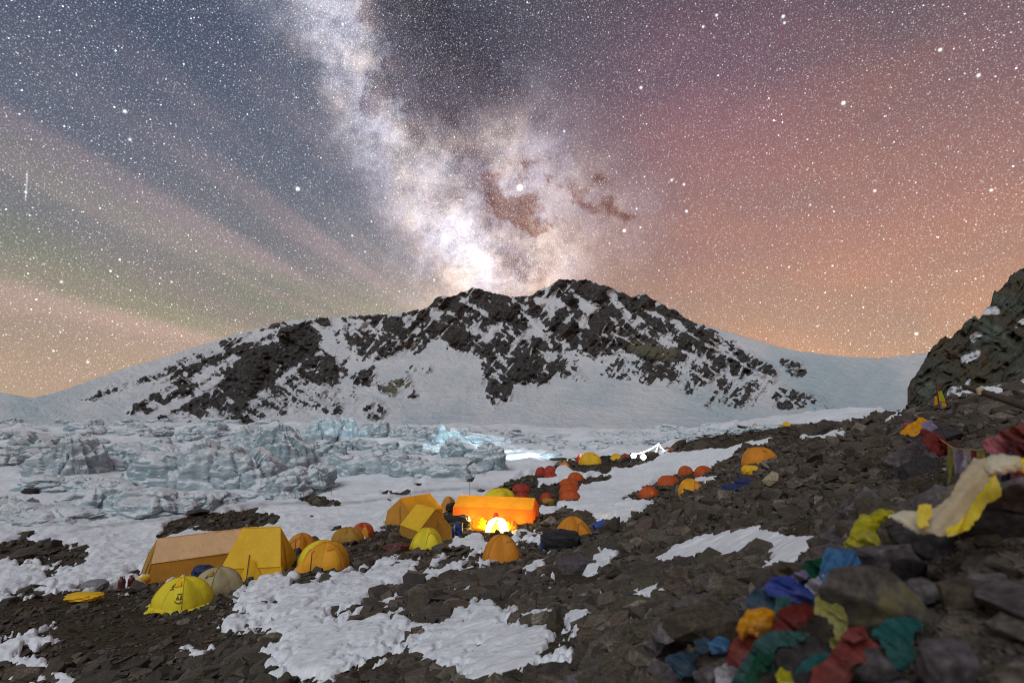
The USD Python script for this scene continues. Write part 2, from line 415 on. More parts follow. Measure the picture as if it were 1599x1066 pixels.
SNOW.poly(1.7, [(1038, 876), (1088, 852), (1178, 832), (1225, 846), (1319, 848), (1312, 863), (1271, 872), (1206, 888), (1174, 904), (1170, 896), (1220, 880), (1206, 866), (1144, 871)], 3)
SNOW.poly(1, [(985, 930), (1062, 926), (1022, 968), (1005, 950)], 3)
SNOW.poly(1, [(880, 950), (938, 955), (892, 988)], 3)
SNOW.poly(1, [(925, 940), (985, 922), (960, 940)], 3)
SNOW.poly(1, [(850, 1030), (895, 1008), (880, 1025)], 3)
SNOW.poly(1, [(700, 842), (765, 845), (755, 860), (720, 855)], 3)
SNOW.poly(1, [(798, 833), (850, 830), (845, 848), (810, 843)], 3)
SNOW.poly(1, [(822, 868), (868, 850), (856, 864)], 3)
SNOW.poly(1, [(1240, 678), (1285, 682), (1322, 672), (1315, 688), (1262, 690)])
SNOW.poly(1, [(1120, 702), (1205, 682), (1214, 690), (1160, 700), (1110, 716)])
SNOW.poly(1, [(1376, 661), (1432, 634), (1420, 648), (1390, 664)])
SNOW.poly(1, [(1070, 752), (1095, 745), (1128, 748), (1110, 755)])
SNOW.poly(1, [(360, 915), (420, 900), (470, 905), (430, 930), (380, 935)], 3)
for pts in ([(245, 848), (262, 816), (325, 800), (400, 795), (442, 806), (428, 818), (384, 824), (372, 840), (340, 830), (292, 825)], [(-30, 850), (60, 838), (80, 855), (132, 855), (120, 885), (80, 890), (75, 905), (60, 880), (-30, 872)],
            [(455, 778), (500, 776), (545, 790), (500, 793)], [(472, 806), (500, 808), (490, 818)], [(690, 738), (735, 733), (752, 738), (735, 755), (716, 752)], [(30, 830), (60, 830), (50, 838), (25, 838)], [(645, 757), (660, 752), (657, 762)],
            [(595, 766), (640, 768), (640, 774), (600, 774)], [(600, 780), (615, 778), (612, 788)], [(510, 826), (540, 822), (530, 834)], [(730, 765), (760, 762), (755, 770)], [(860, 760), (902, 755), (905, 782), (860, 785)],
            [(905, 748), (955, 742), (960, 752), (915, 757)], [(840, 782), (868, 778), (870, 790), (835, 792)], [(805, 748), (842, 752), (830, 770), (798, 768)], [(880, 728), (950, 722), (955, 738), (900, 738)], [(965, 716), (1010, 718), (1040, 712), (1000, 724), (960, 726)]):
    SNOW.poly(.0, pts)
for pts, wd in (([(790, 754), (830, 742), (880, 724), (905, 721), (960, 719), (1012, 717), (1062, 704), (1100, 688), (1160, 674), (1240, 668), (1300, 664)], 3.5), ([(1060, 700), (1105, 684), (1160, 676)], 6), ([(960, 728), (1000, 722), (1018, 719)], 4), ([(1085, 694), (1130, 688), (1165, 678)], 6), ([(1000, 765), (960, 792), (930, 800)], 2), ([(870, 775), (900, 760), (905, 745)], 5), ([(835, 744), (865, 742)], 4)):
    SNOW.line(0, pts, wd)
_near, _fars = gaussian_filter(SNOW.a, 8.5 / SNOW.S), gaussian_filter(SNOW.a, 2.6 / SNOW.S)
_k = np.clip((SNOW.ys - 800) / 70, 0, 1)
SNOW.a = _near * _k + _fars * (1 - _k)
# a trodden path in the snow between camp and glacier
PATH = Field(-300, 600, 1900, 1120)
PATH.line(1, [(60, 848), (130, 828), (200, 820), (260, 812), (330, 800), (420, 790), (560, 787), (680, 768), (770, 764)], 1.6)
PATH.blur(1.6)


def snow_cover(x, y, z):
    """0 = bare, 1 = snow, with a ragged edge."""
    px, py = project(np.stack([x, y, z], -1))
    a, b = px * .95 - py * .31, px * .31 + py * .95
    q = np.stack([a, b * 1.9, 0 * px], -1)
    e = (fbm(q / 75, 3, 5) - .5) * 1.1 + (fbm(q * np.array([.7, 1.4, 1]) / 28, 3, 11) - .5) * 2.3 + (fbm(q / 9, 3, 17) - .5) * 1.7
    s = SNOW.at(px, py)
    e = e * (.55 + .45 * np.clip((py - 800) / 70, 0, 1))
    far = np.clip((y - 30) / 20, 0, 1) * np.clip(s * 2 - 1, 0, 1)
    return np.clip(s, 0, 1.4) * .98 - .04 * np.clip((py - 820) / 40, 0, 1) + e * np.clip(1.0 - np.abs(np.minimum(s, 1.25) - .5) * .7, .0, 1) * np.clip(s * 20, 0, 1) * (1 - .5 * far), px, py


def terrain(u0, u1, y0, y1, nu, ny, grow=1.0):
    uu, ly = np.meshgrid(np.linspace(u0, u1, nu), np.linspace(math.log(y0), math.log(y1), ny))
    y = np.exp(ly)
    x = uu * y
    return x, y


# ------------------------------------------------------------------ materials of the land
def mat_rock(name, cols, bump=.5, per_object=True, scale=3.0, lichen=0.0):
    g = G()
    co = g.n('texture_coordinate').object if per_object else g.n('geometry').position
    rnd = g.n('object_info').random
    n1 = g.noise(co, scale, 5, .6).fac
    n2 = g.noise(co, scale * 7, 4, .6).fac
    c = g.ramp(g.m('add', g.m('multiply', rnd, .72), g.m('multiply', n1, .34)), cols)
    n3 = g.noise(co, scale * 13, 4, .75).fac
    c = g.vs(c, g.mr(n2, .25, .75, .55, 1.5, 'linear'))
    c = g.vs(c, g.mr(n3, .32, .68, .55, 1.5, 'linear'))
    strat = g.n('wave_texture', vector=co, wave_type='bands', bands_direction='z', scale=scale * 1.2, distortion=3.0, detail=3, detail_scale=2.0).fac
    c = g.vs(c, g.mr(strat, 0, 1, .86, 1.1, 'linear'))
    if lichen:
        c = g.mix(g.m('multiply', g.mr(g.noise(co, scale * 2.2, 4, .6).fac, .52, .66), lichen), c, (.13, .115, .05))
    b = g.n('bump', height=g.m('add', n2, g.m('multiply', strat, .4)), strength=bump, distance=.02).normal
    p = g.n('principled_bsdf', base_color=c, roughness=.82, normal=b, specular_ior_level=.25)
    return g.done(name, surface=p.BSDF)


ROCKCOLS = [(0, (.026, .024, .018)), (.14, (.040, .034, .025)), (.28, (.056, .045, .032)), (.40, (.036, .031, .027)), (.52, (.068, .056, .050)), (.63, (.058, .050, .032)), (.72, (.092, .077, .062)), (.80, (.075, .050, .036)), (.88, (.13, .112, .088)), (.95, (.20, .18, .15)), (1, (.30, .28, .24))]
M_STONE = mat_rock('stone', ROCKCOLS, .5)
M_SLATE = mat_rock('slate', [(0, (.046, .039, .041)), (.5, (.066, .056, .059)), (1, (.095, .082, .082))], .45, scale=2.0)
M_BROWN = mat_rock('brown_rock', [(0, (.034, .026, .018)), (.5, (.050, .038, .026)), (1, (.072, .058, .040))], .5, scale=2.5)
M_LICHEN = mat_rock('lichen_rock', [(0, (.046, .040, .035)), (.5, (.064, .056, .048)), (1, (.09, .076, .066))], .5, scale=2.2, lichen=.8)
M_DARK = mat_rock('dark_rock', [(0, (.018, .016, .016)), (.5, (.026, .022, .023)), (1, (.040, .034, .034))], .5, scale=2.5)
M_PALE = mat_rock('pale_rock', [(0, (.20, .17, .11)), (.5, (.26, .22, .14)), (1, (.30, .26, .18))], .5)
M_RUST = mat_rock('rusty_rock', [(0, (.13, .07, .045)), (.5, (.16, .085, .055)), (1, (.18, .10, .07))], .5)


def mat_ground():
    g = G()
    co = g.n('geometry').position
    n1 = g.noise(co, .8, 5, .6).fac
    n2 = g.noise(co, 9.0, 5, .65).fac
    vo = g.n('voronoi_texture', vector=co, scale=11.0, feature='f1').color
    c = g.ramp(n1, [(.2, (.028, .022, .014)), (.45, (.046, .036, .022)), (.6, (.060, .046, .029)), (.8, (.040, .035, .023))])
    c = g.vs(c, g.mr(n2, .25, .75, .45, 1.5, 'linear'))
    c = g.mul(c, g.mix(.35, (1, 1, 1), g.vs(vo, 1.6)))
    b = g.n('bump', height=n2, strength=.9, distance=.06).normal
    p = g.n('principled_bsdf', base_color=c, roughness=.95, normal=b, specular_ior_level=.1)
    return g.done('gravel', surface=p.BSDF)


M_GROUND = mat_ground()


def mat_snow():
    g = G()
    co = g.n('geometry').position
    n1 = g.noise(co, .25, 4, .6).fac
    n2 = g.noise(co, 3.0, 4, .6).fac
    n3 = g.noise(co, 26.0, 3, .6).fac
    dirt = g.n('attribute', attribute='dirt').fac
    c = g.mix(g.mr(n1, .35, .7), (.76, .785, .82), (.66, .685, .72))
    c = g.vs(c, g.mr(n2, .25, .75, .86, 1.06, 'linear'))
    c = g.mix(g.m('multiply', g.mr(n3, .58, .72), .25), c, (.25, .22, .18))
    c = g.mix(dirt, c, (.20, .19, .18))
    vo = g.n('voronoi_texture', vector=g.v('add', co, g.vs(g.noise(co, 4.0, 2).color, .25)), scale=6.5, feature='smooth_f1', smoothness=.35).distance
    hh = g.m('subtract', g.m('add', n2, g.m('multiply', n3, .35)), g.m('multiply', vo, 1.1))
    c = g.vs(c, g.mr(vo, .15, .75, 1.03, .90, 'linear'))
    b = g.n('bump', height=hh, strength=.32, distance=.08).normal
    p = g.n('principled_bsdf', base_color=c, roughness=.75, normal=b, specular_ior_level=.2)
    return g.done('snow', surface=p.BSDF)


M_SNOW = mat_snow()


def mat_ice():
    g = G()
    co = g.n('geometry').position
    nz = g.n('separate_xyz', vector=g.n('geometry').normal).z
    n1 = g.noise(co, .10, 5, .65).fac
    n2 = g.noise(g.v('multiply', co, (.6, .6, 1.6)), .7, 6, .72, distortion=.5).fac
    rnd = g.n('object_info').random
    ice = g.mix(g.mr(n1, .35, .65), (.33, .415, .45), (.26, .36, .40))
    ice = g.mix(g.mr(rnd, .3, 1.0, 0, .7), ice, (.38, .45, .49))
    ice = g.vs(ice, g.mr(n2, .25, .75, .55, 1.5, 'linear'))
    s = g.mr(g.m('add', nz, g.m('multiply_add', n2, 1.1, -.55)), .42, .66)
    s = g.m('maximum', s, g.mr(n2, .62, .74, 0, .8))
    c = g.mix(s, ice, (.62, .66, .69))
    c = g.mix(g.mr(g.noise(co, .8, 5, .7, distortion=1).fac, .68, .78, 0, .3), c, (.10, .12, .13))
    b = g.n('bump', height=n2, strength=.8, distance=.8).normal
    p = g.n('principled_bsdf', base_color=c, roughness=.55, normal=b, specular_ior_level=.3)
    return g.done('glacier_ice', surface=p.BSDF)


M_ICE = mat_ice()


def mat_mountain():
    g = G()
    co = g.n('geometry').position
    rock = g.n('attribute', attribute='rock').fac
    blue = g.n('attribute', attribute='blue').fac
    olive = g.n('attribute', attribute='olive').fac
    n = g.noise(co, .05, 6, .68).fac
    r = g.mr(g.m('add', rock, g.m('multiply_add', g.noise(co, .16, 4, .75).fac, .9, -.45)), .44, .56)
    rc = g.ramp(n, [(.25, (.022, .021, .020)), (.45, (.038, .034, .032)), (.6, (.058, .051, .047)), (.8, (.11, .10, .095))])
    rc = g.mix(olive, rc, (.13, .12, .075))
    dust = g.mr(g.noise(g.v('multiply', co, (1, 1, 2.6)), .11, 7, .72).fac, .52, .70, 0, .42)
    rc = g.mix(dust, rc, (.42, .43, .45))
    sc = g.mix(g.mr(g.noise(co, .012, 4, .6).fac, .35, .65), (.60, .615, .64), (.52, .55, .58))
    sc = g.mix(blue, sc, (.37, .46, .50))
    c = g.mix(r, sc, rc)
    b = g.n('bump', height=n, strength=.9, distance=12.0).normal
    p = g.n('principled_bsdf', base_color=c, roughness=.85, normal=b, specular_ior_level=.12)
    return g.done('mountain_face', surface=p.BSDF)


M_MOUNT = mat_mountain()

# ------------------------------------------------------------------ mountain
SKYLINE = np.array([(-120, 606), (-60, 610), (0, 613), (25, 617), (50, 621), (75, 616), (110, 605), (150, 590), (200, 573), (250, 560), (300, 543), (350, 527), (400, 513), (440, 502), (480, 497), (520, 496), (545, 492), (580, 491), (618, 489), (650, 484), (668, 480), (678, 468),
                    (690, 463), (715, 460), (735, 450), (755, 451), (775, 460), (800, 463), (832, 462), (838, 456), (855, 447), (872, 437), (885, 438), (890, 436), (915, 435), (925, 441), (950, 449), (970, 456), (985, 464), (998, 458), (1010, 461), (1030, 472), (1055, 485), (1068, 494),
                    (1080, 502), (1110, 510), (1160, 525), (1200, 537), (1240, 547), (1280, 552), (1330, 557), (1370, 559), (1410, 556), (1450, 550), (1500, 542), (1599, 530), (1750, 522)], float)


def make_mountain():
    rk = Field(-120, 420, 1760, 740)
    for v, p in (
        (.80, [(485, 497), (440, 528), (400, 553), (345, 600), (240, 655), (330, 668), (400, 655), (430, 640), (480, 630), (525, 600), (525, 560), (500, 540), (490, 520)]),
        (.62, [(240, 655), (300, 669), (345, 669), (420, 656), (470, 640), (545, 640), (560, 612), (430, 600), (330, 625)]),
        (.92, [(478, 497), (440, 522), (380, 560), (330, 610), (300, 630), (380, 600), (440, 570), (480, 560), (500, 530)]),
        (.88, [(480, 497), (550, 492), (620, 489), (672, 479), (672, 496), (620, 502), (540, 504), (500, 512)]),
        (.60, [(535, 502), (670, 492), (690, 520), (640, 552), (560, 560), (530, 540)]),
        (.90, [(545, 582), (585, 575), (592, 610), (552, 598)]), (.80, [(562, 640), (582, 618), (608, 640), (590, 660), (568, 650)]), (.72, [(588, 610), (636, 582), (645, 602), (610, 618)]),
        (.75, [(628, 540), (645, 530), (650, 535), (634, 556)]), (.75, [(640, 612), (660, 618), (655, 624), (636, 618)]),
        (.52, [(470, 602), (530, 592), (562, 640), (540, 650), (470, 642)]),
        (.88, [(668, 481), (680, 465), (715, 459), (735, 449), (755, 450), (790, 462), (832, 461), (835, 475), (815, 490), (780, 502), (740, 490), (700, 486)]),
        (.72, [(690, 492), (815, 490), (850, 540), (872, 570), (850, 602), (800, 592), (762, 562), (720, 532)]),
        (.66, [(680, 502), (740, 522), (735, 560), (700, 540), (690, 520)]), (.55, [(640, 572), (675, 572), (675, 582), (645, 580)]), (.55, [(755, 560), (790, 590), (802, 622), (770, 642), (758, 612)]),
        (.93, [(830, 463), (872, 436), (890, 433), (915, 433), (950, 447), (985, 463), (1000, 456), (1060, 487), (1082, 503), (1060, 502), (1010, 490), (990, 500), (960, 480), (930, 472), (915, 470), (905, 500), (880, 480), (850, 470)]),
        (.84, [(880, 478), (908, 510), (902, 552), (870, 548), (828, 502), (822, 478), (850, 474)]),
        (.88, [(908, 500), (958, 470), (985, 510), (1040, 540), (1082, 552), (1062, 567), (1010, 562), (970, 547), (940, 562), (908, 547)]),
        (.70, [(998, 490), (1080, 503), (1150, 538), (1200, 566), (1215, 585), (1180, 597), (1120, 587), (1060, 542), (1010, 512)]),
        (.36, [(930, 552), (1020, 566), (1100, 600), (1150, 640), (1120, 652), (1050, 602), (940, 582)]), (.44, [(1060, 562), (1150, 585), (1215, 590), (1190, 625), (1150, 645), (1090, 602)]),
        (.62, [(1215, 560), (1250, 560), (1262, 585), (1240, 592), (1225, 580)]), (.5, [(840, 540), (890, 560), (915, 590), (870, 592), (840, 570)]), (.38, [(1200, 600), (1300, 620), (1300, 640), (1210, 640)]),
    ):
        rk.poly(v, p)
    for p, w in (([(893, 455), (905, 466), (917, 486), (912, 508)], 3.2), ([(950, 456), (965, 474), (985, 500), (1018, 522), (1035, 535)], 5.0), ([(822, 470), (818, 486), (840, 508), (872, 532), (905, 560)], 5.5), ([(522, 500), (526, 520), (536, 540), (543, 580), (543, 640)], 7.0),
                 ([(835, 467), (866, 468), (888, 482)], 3.5), ([(866, 470), (860, 505)], 3), ([(715, 465), (745, 480), (770, 500)], 2.0), ([(680, 498), (720, 512), (790, 530)], 2.2), ([(430, 600), (480, 560), (520, 545)], 1.6), ([(380, 640), (440, 590)], 1.6), ([(1000, 480), (1020, 490), (1050, 500), (1090, 530), (1150, 560)], 2.6),
                 ([(580, 545), (583, 600), (586, 640)], 2.2), ([(560, 640), (545, 655)], 3), ([(780, 500), (760, 530), (790, 570)], 2.5), ([(1050, 545), (1100, 560), (1160, 600)], 2)):
        rk.line(.02, p, w)
    for p, w in (([(440, 506), (400, 519), (330, 548), (250, 580), (170, 610), (120, 627)], 1.4), ([(450, 510), (350, 552), (260, 584), (140, 624)], 1.8), ([(470, 505), (400, 535), (320, 572), (215, 632)], 2.6), ([(400, 545), (350, 580), (230, 642)], 2.6), ([(380, 540), (300, 575), (240, 600)], 1.6),
                 ([(430, 505), (380, 527), (350, 540)], 2.5), ([(460, 512), (420, 530)], 3), ([(370, 575), (290, 605), (200, 640)], 1.6), ([(330, 560), (280, 580)], 2.4), ([(300, 600), (260, 622), (200, 645)], 1.3), ([(210, 585), (150, 612)], 1.2)):
        rk.line(.82, p, w)
    rk.blur(2.3)
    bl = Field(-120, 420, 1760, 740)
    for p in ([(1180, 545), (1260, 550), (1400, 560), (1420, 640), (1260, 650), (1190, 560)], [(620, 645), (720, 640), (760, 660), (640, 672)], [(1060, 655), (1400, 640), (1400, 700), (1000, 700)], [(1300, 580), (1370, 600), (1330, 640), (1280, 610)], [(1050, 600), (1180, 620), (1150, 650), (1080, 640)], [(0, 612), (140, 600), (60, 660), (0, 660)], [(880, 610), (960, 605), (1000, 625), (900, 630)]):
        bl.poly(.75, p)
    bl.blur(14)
    ol = Field(-120, 420, 1760, 740)
    for p in ([(590, 600), (640, 580), (648, 605), (612, 620)], [(630, 535), (650, 530), (640, 555)], [(640, 612), (662, 616), (656, 626)], [(980, 530), (1060, 545), (1050, 565), (985, 548)], [(400, 520), (440, 505), (430, 520)], [(260, 655), (360, 650), (350, 668)], [(595, 620), (600, 640), (610, 610)]):
        ol.poly(.9, p)
    ol.blur(3)
    nc, nr = 1100, 230
    pxs = np.linspace(-115, 1745, nc)
    top = np.interp(pxs, SKYLINE[:, 0], SKYLINE[:, 1])
    pk = np.clip((640 - top) / 200, .12, 1)
    top = top + (fbm(np.stack([pxs / 9, 0 * pxs, 0 * pxs], 1), 4, 3) - .5) * 9 * np.interp(pxs, [0, 420, 470, 650, 690, 1080, 1100, 1750], [.1, .25, .5, .6, 1, 1, .25, .15])
    t = np.linspace(0, 1, nr)[:, None]
    py = 712 + (top[None, :] - 712) * t
    px = np.broadcast_to(pxs, py.shape)
    q = np.stack([px / 60, py / 40, 0 * px], -1)
    diag = np.stack([(px * .75 + py * .66) / 30, (py * .75 - px * .66) / 110, 0 * px], -1)       # gullies that run down to the right
    diag2 = np.stack([(px * .55 - py * .83) / 30, (py * .55 + px * .83) / 120, 0 * px], -1)      # and, left of the peaks, down to the left
    wleft = np.clip((620 - px) / 200, 0, 1)
    st0 = np.stack([(px * .93 + py * .36) / 42, (py * .93 - px * .36) / 9, 0 * px + 3], -1)
    gul = ridged(diag, 5, 21) * (1 - wleft) + ridged(diag2, 5, 22) * wleft
    rel = (gul - .6) * 170 + (ridged(q, 5, 31) - .6) * 130 + (ridged(q * 6, 4, 9) - .6) * 40 + (fbm(st0 * 1.0, 3, 19) - .5) * 30
    dens = rk.at(px, py)
    amp = np.clip(dens * 1.15 + .10, 0, 1) * np.clip(t * 6, .05, 1)
    D = 640 + 820 * np.clip((712 - py) / (712 - 437), 0, 1.1) ** .85 - rel * amp * .55
    pts = P(px, py, D)
    # ledges and couloirs carry snow, ribs and steps are bare
    wl = wleft * np.clip((py - 490) / 40, 0, 1)
    st = np.stack([(px * .93 + py * .36) / 42, (py * .93 - px * .36) / 9, 0 * px + 3], -1)
    iso = np.stack([px / 17, py / 13, 0 * px + 5], -1)
    land = np.clip(np.minimum((px - 230) / 60, (1215 - px) / 90), 0, 1) * np.clip((640 - py) / 40, 0, 1)
    dens = np.where(dens < .03, dens, np.maximum(dens, .0)) + land * .10 * (dens > .035) + land * .34 * ((dens > .004) & (dens < .10))
    dens = gaussian_filter(dens, 1.2)
    fd = np.where(wleft[..., None] > .5, diag2, diag)
    e = (fbm(fd * np.array([2.6, 2.6, 1]), 5, 41) - .5) * 1.5 + (fbm(iso * 4.0, 4, 42) - .5) * .75 + (noise(iso * 9, 44) - .5) * .3 + (fbm(st, 4, 43) - .5) * .7 + (gul - .6) * 1.0
    vein = np.maximum(ridged(np.stack([(px * .8 + py * .6) / 13, (py * .8 - px * .6) / 40, 0 * px], -1), 3, 51), ridged(np.stack([(px * .6 - py * .8) / 13, (py * .6 + px * .8) / 40, 0 * px + 9], -1), 3, 53))
    rock = np.clip(.5 + (dens - .5) * 1.15 + e * np.clip(1.25 - np.abs(dens - .55) * 1.3, .22, 1), -.2, 1.2)
    rock = rock - np.clip((vein - .765) * 6, 0, 1) * np.clip(1.0 - dens * .3, 0, 1) * (.3 + 1.1 * noise(iso * .35, 57))
    rock = np.where(dens < .03, np.minimum(rock, .2 + (fbm(iso * 1.4, 3, 3) > .74) * .5), rock)
    rock = np.clip(rock, 0, 1)
    back = EYE + (pts[-1] - EYE) * 1.5 - np.array([0, 0, 1]) * 520
    crest = EYE + (pts[-1] - EYE) * 1.04 - np.array([0, 0, 20.0])
    v = np.vstack([pts.reshape(-1, 3), crest, back])
    f = grid_faces(nr + 2, nc)
    m = obj('mountain', (v, f), M_MOUNT, smooth=True, label='broad snow and dark rock mountain face below the Milky Way', category='mountain', kind='structure')
    pad = lambda a: np.concatenate([a.ravel(), a[-1], a[-1]])
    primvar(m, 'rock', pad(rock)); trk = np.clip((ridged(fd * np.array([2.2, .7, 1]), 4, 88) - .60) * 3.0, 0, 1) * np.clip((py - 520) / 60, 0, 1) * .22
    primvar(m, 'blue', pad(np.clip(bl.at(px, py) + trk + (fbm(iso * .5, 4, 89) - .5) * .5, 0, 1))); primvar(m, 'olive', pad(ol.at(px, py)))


make_mountain()

# ------------------------------------------------------------------ moraine ground and snow
ground = thing('ground', 'dark stony moraine slope under the camp', 'moraine', kind='structure')


def surface_z(x, y):                           # the gravel's own bumps
    z0 = ground_z(x, y)
    w = np.stack([x, y, 0 * z0], -1)
    px, py = project(np.stack([x, y, z0], -1))
    z = z0 + (fbm(w * .5, 4, 61) - .5) * .4 * np.clip(y / 14, .05, 1) + (fbm(w * 3, 4, 62) - .5) * .14 * np.clip(y / 8, .25, 1)
    return z - np.clip(SNOW.at(px, py) - .6, 0, 1) * np.clip((y - 30) / 20, 0, 1) * .8


x, y = terrain(-1.42, 1.42, .75, 130, 520, 480)
z = surface_z(x, y)
obj('gravel_surface', (np.stack([x, y, z], -1).reshape(-1, 3), grid_faces(*x.shape)[:, ::-1]), M_GROUND, ground, smooth=True)

x, y = terrain(-1.42, 1.42, 2.0, 720, 760, 760)
z0 = ground_z(x, y)
cov, px, py = snow_cover(x, y, z0)
w = np.stack([x, y, 0 * x], -1)
far = np.clip((y - 55) / 50, 0, 1)
scl = np.clip(y / 26, .16, 1)
lump = (fbm(w * np.array([2.0, 2.6, 1]), 4, 71) - .42) * .30 * scl * (1 - .7 * far) + (fbm(w * .35, 4, 73) - .5) * .5 * np.clip((y - 20) / 20, 0, 1) + (ridged(w * .06, 4, 75) - .6) * 3.4 * far + (ridged(w * .025, 4, 76) - .6) * 5.0 * np.clip((y - 110) / 60, 0, 1)
cell = fbm(w * np.array([5.0, 5.0, 1]) * (8 / np.maximum(y, 4))[..., None] ** .5, 4, 78)
edge = np.clip((cov - .42) / .35, 0, 1) ** 1.2
h = np.clip((cov - .46) * .5, -.3, .16) * scl + lump * edge + (cell - .5) * .11 * np.clip(y / 20, .2, 1) * (y < 45) * edge
h = np.where(cov < .40, np.minimum(h, (-.10 - (.4 - cov) * .4) * np.clip(scl, .3, 1)), h)
z = np.maximum(z0, np.where(y < 60, surface_z(x, y), z0) - .03) + h + .035 * np.clip(y / 10, .4, 1)
keep = (cov > .30).ravel()
f = grid_faces(*x.shape)[:, ::-1]
f = f[keep[f].any(1)]
used = np.unique(f)
ren = np.full(x.size, -1); ren[used] = np.arange(len(used))
pts = np.stack([x, y, z], -1).reshape(-1, 3)[used]
snow = obj('snow', (pts, ren[f]), M_SNOW, smooth=True, label='packed snow of the glacier and wind-carved snow patches on the moraine', category='snow', kind='structure')
primvar(snow, 'dirt', (np.clip(PATH.at(px, py) * .7, 0, .5)).ravel()[used])

# ------------------------------------------------------------------ rock shapes
def hull_rock(seed, n=18, flat=.5, sx=1.0, sy=.8):
    r = np.random.default_rng(seed)
    p = r.normal(size=(n, 3)); p = unit(p) * r.uniform(.75, 1.0, (n, 1))
    p = np.sign(p) * np.abs(p) ** r.uniform(.55, .9)
    p *= np.array([sx * r.uniform(.85, 1.15), sy * r.uniform(.8, 1.2), flat * r.uniform(.75, 1.25)])
    h = trimesh.convex.convex_hull(p)
    return h


def rough_rock(seed, n=20, flat=.6, sub=3, amp=.05):
    h = hull_rock(seed, n, flat)
    v, f = h.vertices, h.faces
    for _ in range(sub):
        v, f = trimesh.remesh.subdivide(v, f)
    m = trimesh.Trimesh(v, f, process=True)
    q = np.array(m.vertices)
    lay = ridged(q * np.array([1.5, 1.5, 6.0]) + seed, 3, seed) - .55
    q = q + m.vertex_normals * ((fbm(q * 3.5 + seed * 1.7, 4, seed) - .5) * 2.6 * amp + lay * amp)[:, None]
    return q, np.array(m.faces)


def boulder(name, px0, px1, py0, py1, depth, mat, seed, label=None, roll=0.0, thick=.8, n=20, flat=1.0, parent=None, category='rock', group=None, amp=.045, yaw=0.0):
    rx, rz = (px1 - px0) / 2 * depth / F, (py1 - py0) / 2 * depth / F
    v, f = rough_rock(seed, n, flat, 3, amp)
    v = v / np.abs(v).max(0)
    cr, sr = math.cos(math.radians(roll)), math.sin(math.radians(roll))
    v = v * np.array([1, 1, flat])
    v = np.stack([v[:, 0] * cr - v[:, 2] * sr, v[:, 1], v[:, 0] * sr + v[:, 2] * cr], 1)
    ext = np.abs(v).max(0)
    v = v / ext * np.array([rx, max(rx, rz) * thick, rz])
    c = P((px0 + px1) / 2, (py0 + py1) / 2, depth + max(rx, rz) * thick * .5)
    par = parent
    if par is None:
        t = thing(name, label, category, c, group=group)
        obj('rock_body', (v, f), mat, t, smooth=32)
        return t
    return obj(name, (v + c, f), mat, par, smooth=32)


# ------------------------------------------------------------------ rock outcrop on the right
OUT = np.array([(1417, 606), (1421, 597), (1428, 584), (1440, 566), (1455, 550), (1475, 525), (1490, 520), (1505, 508), (1520, 496), (1535, 486), (1546, 480), (1553, 458), (1558, 452), (1567, 442), (1577, 426), (1587, 420), (1600, 416), (1640, 396), (1700, 370), (1780, 340)], float)


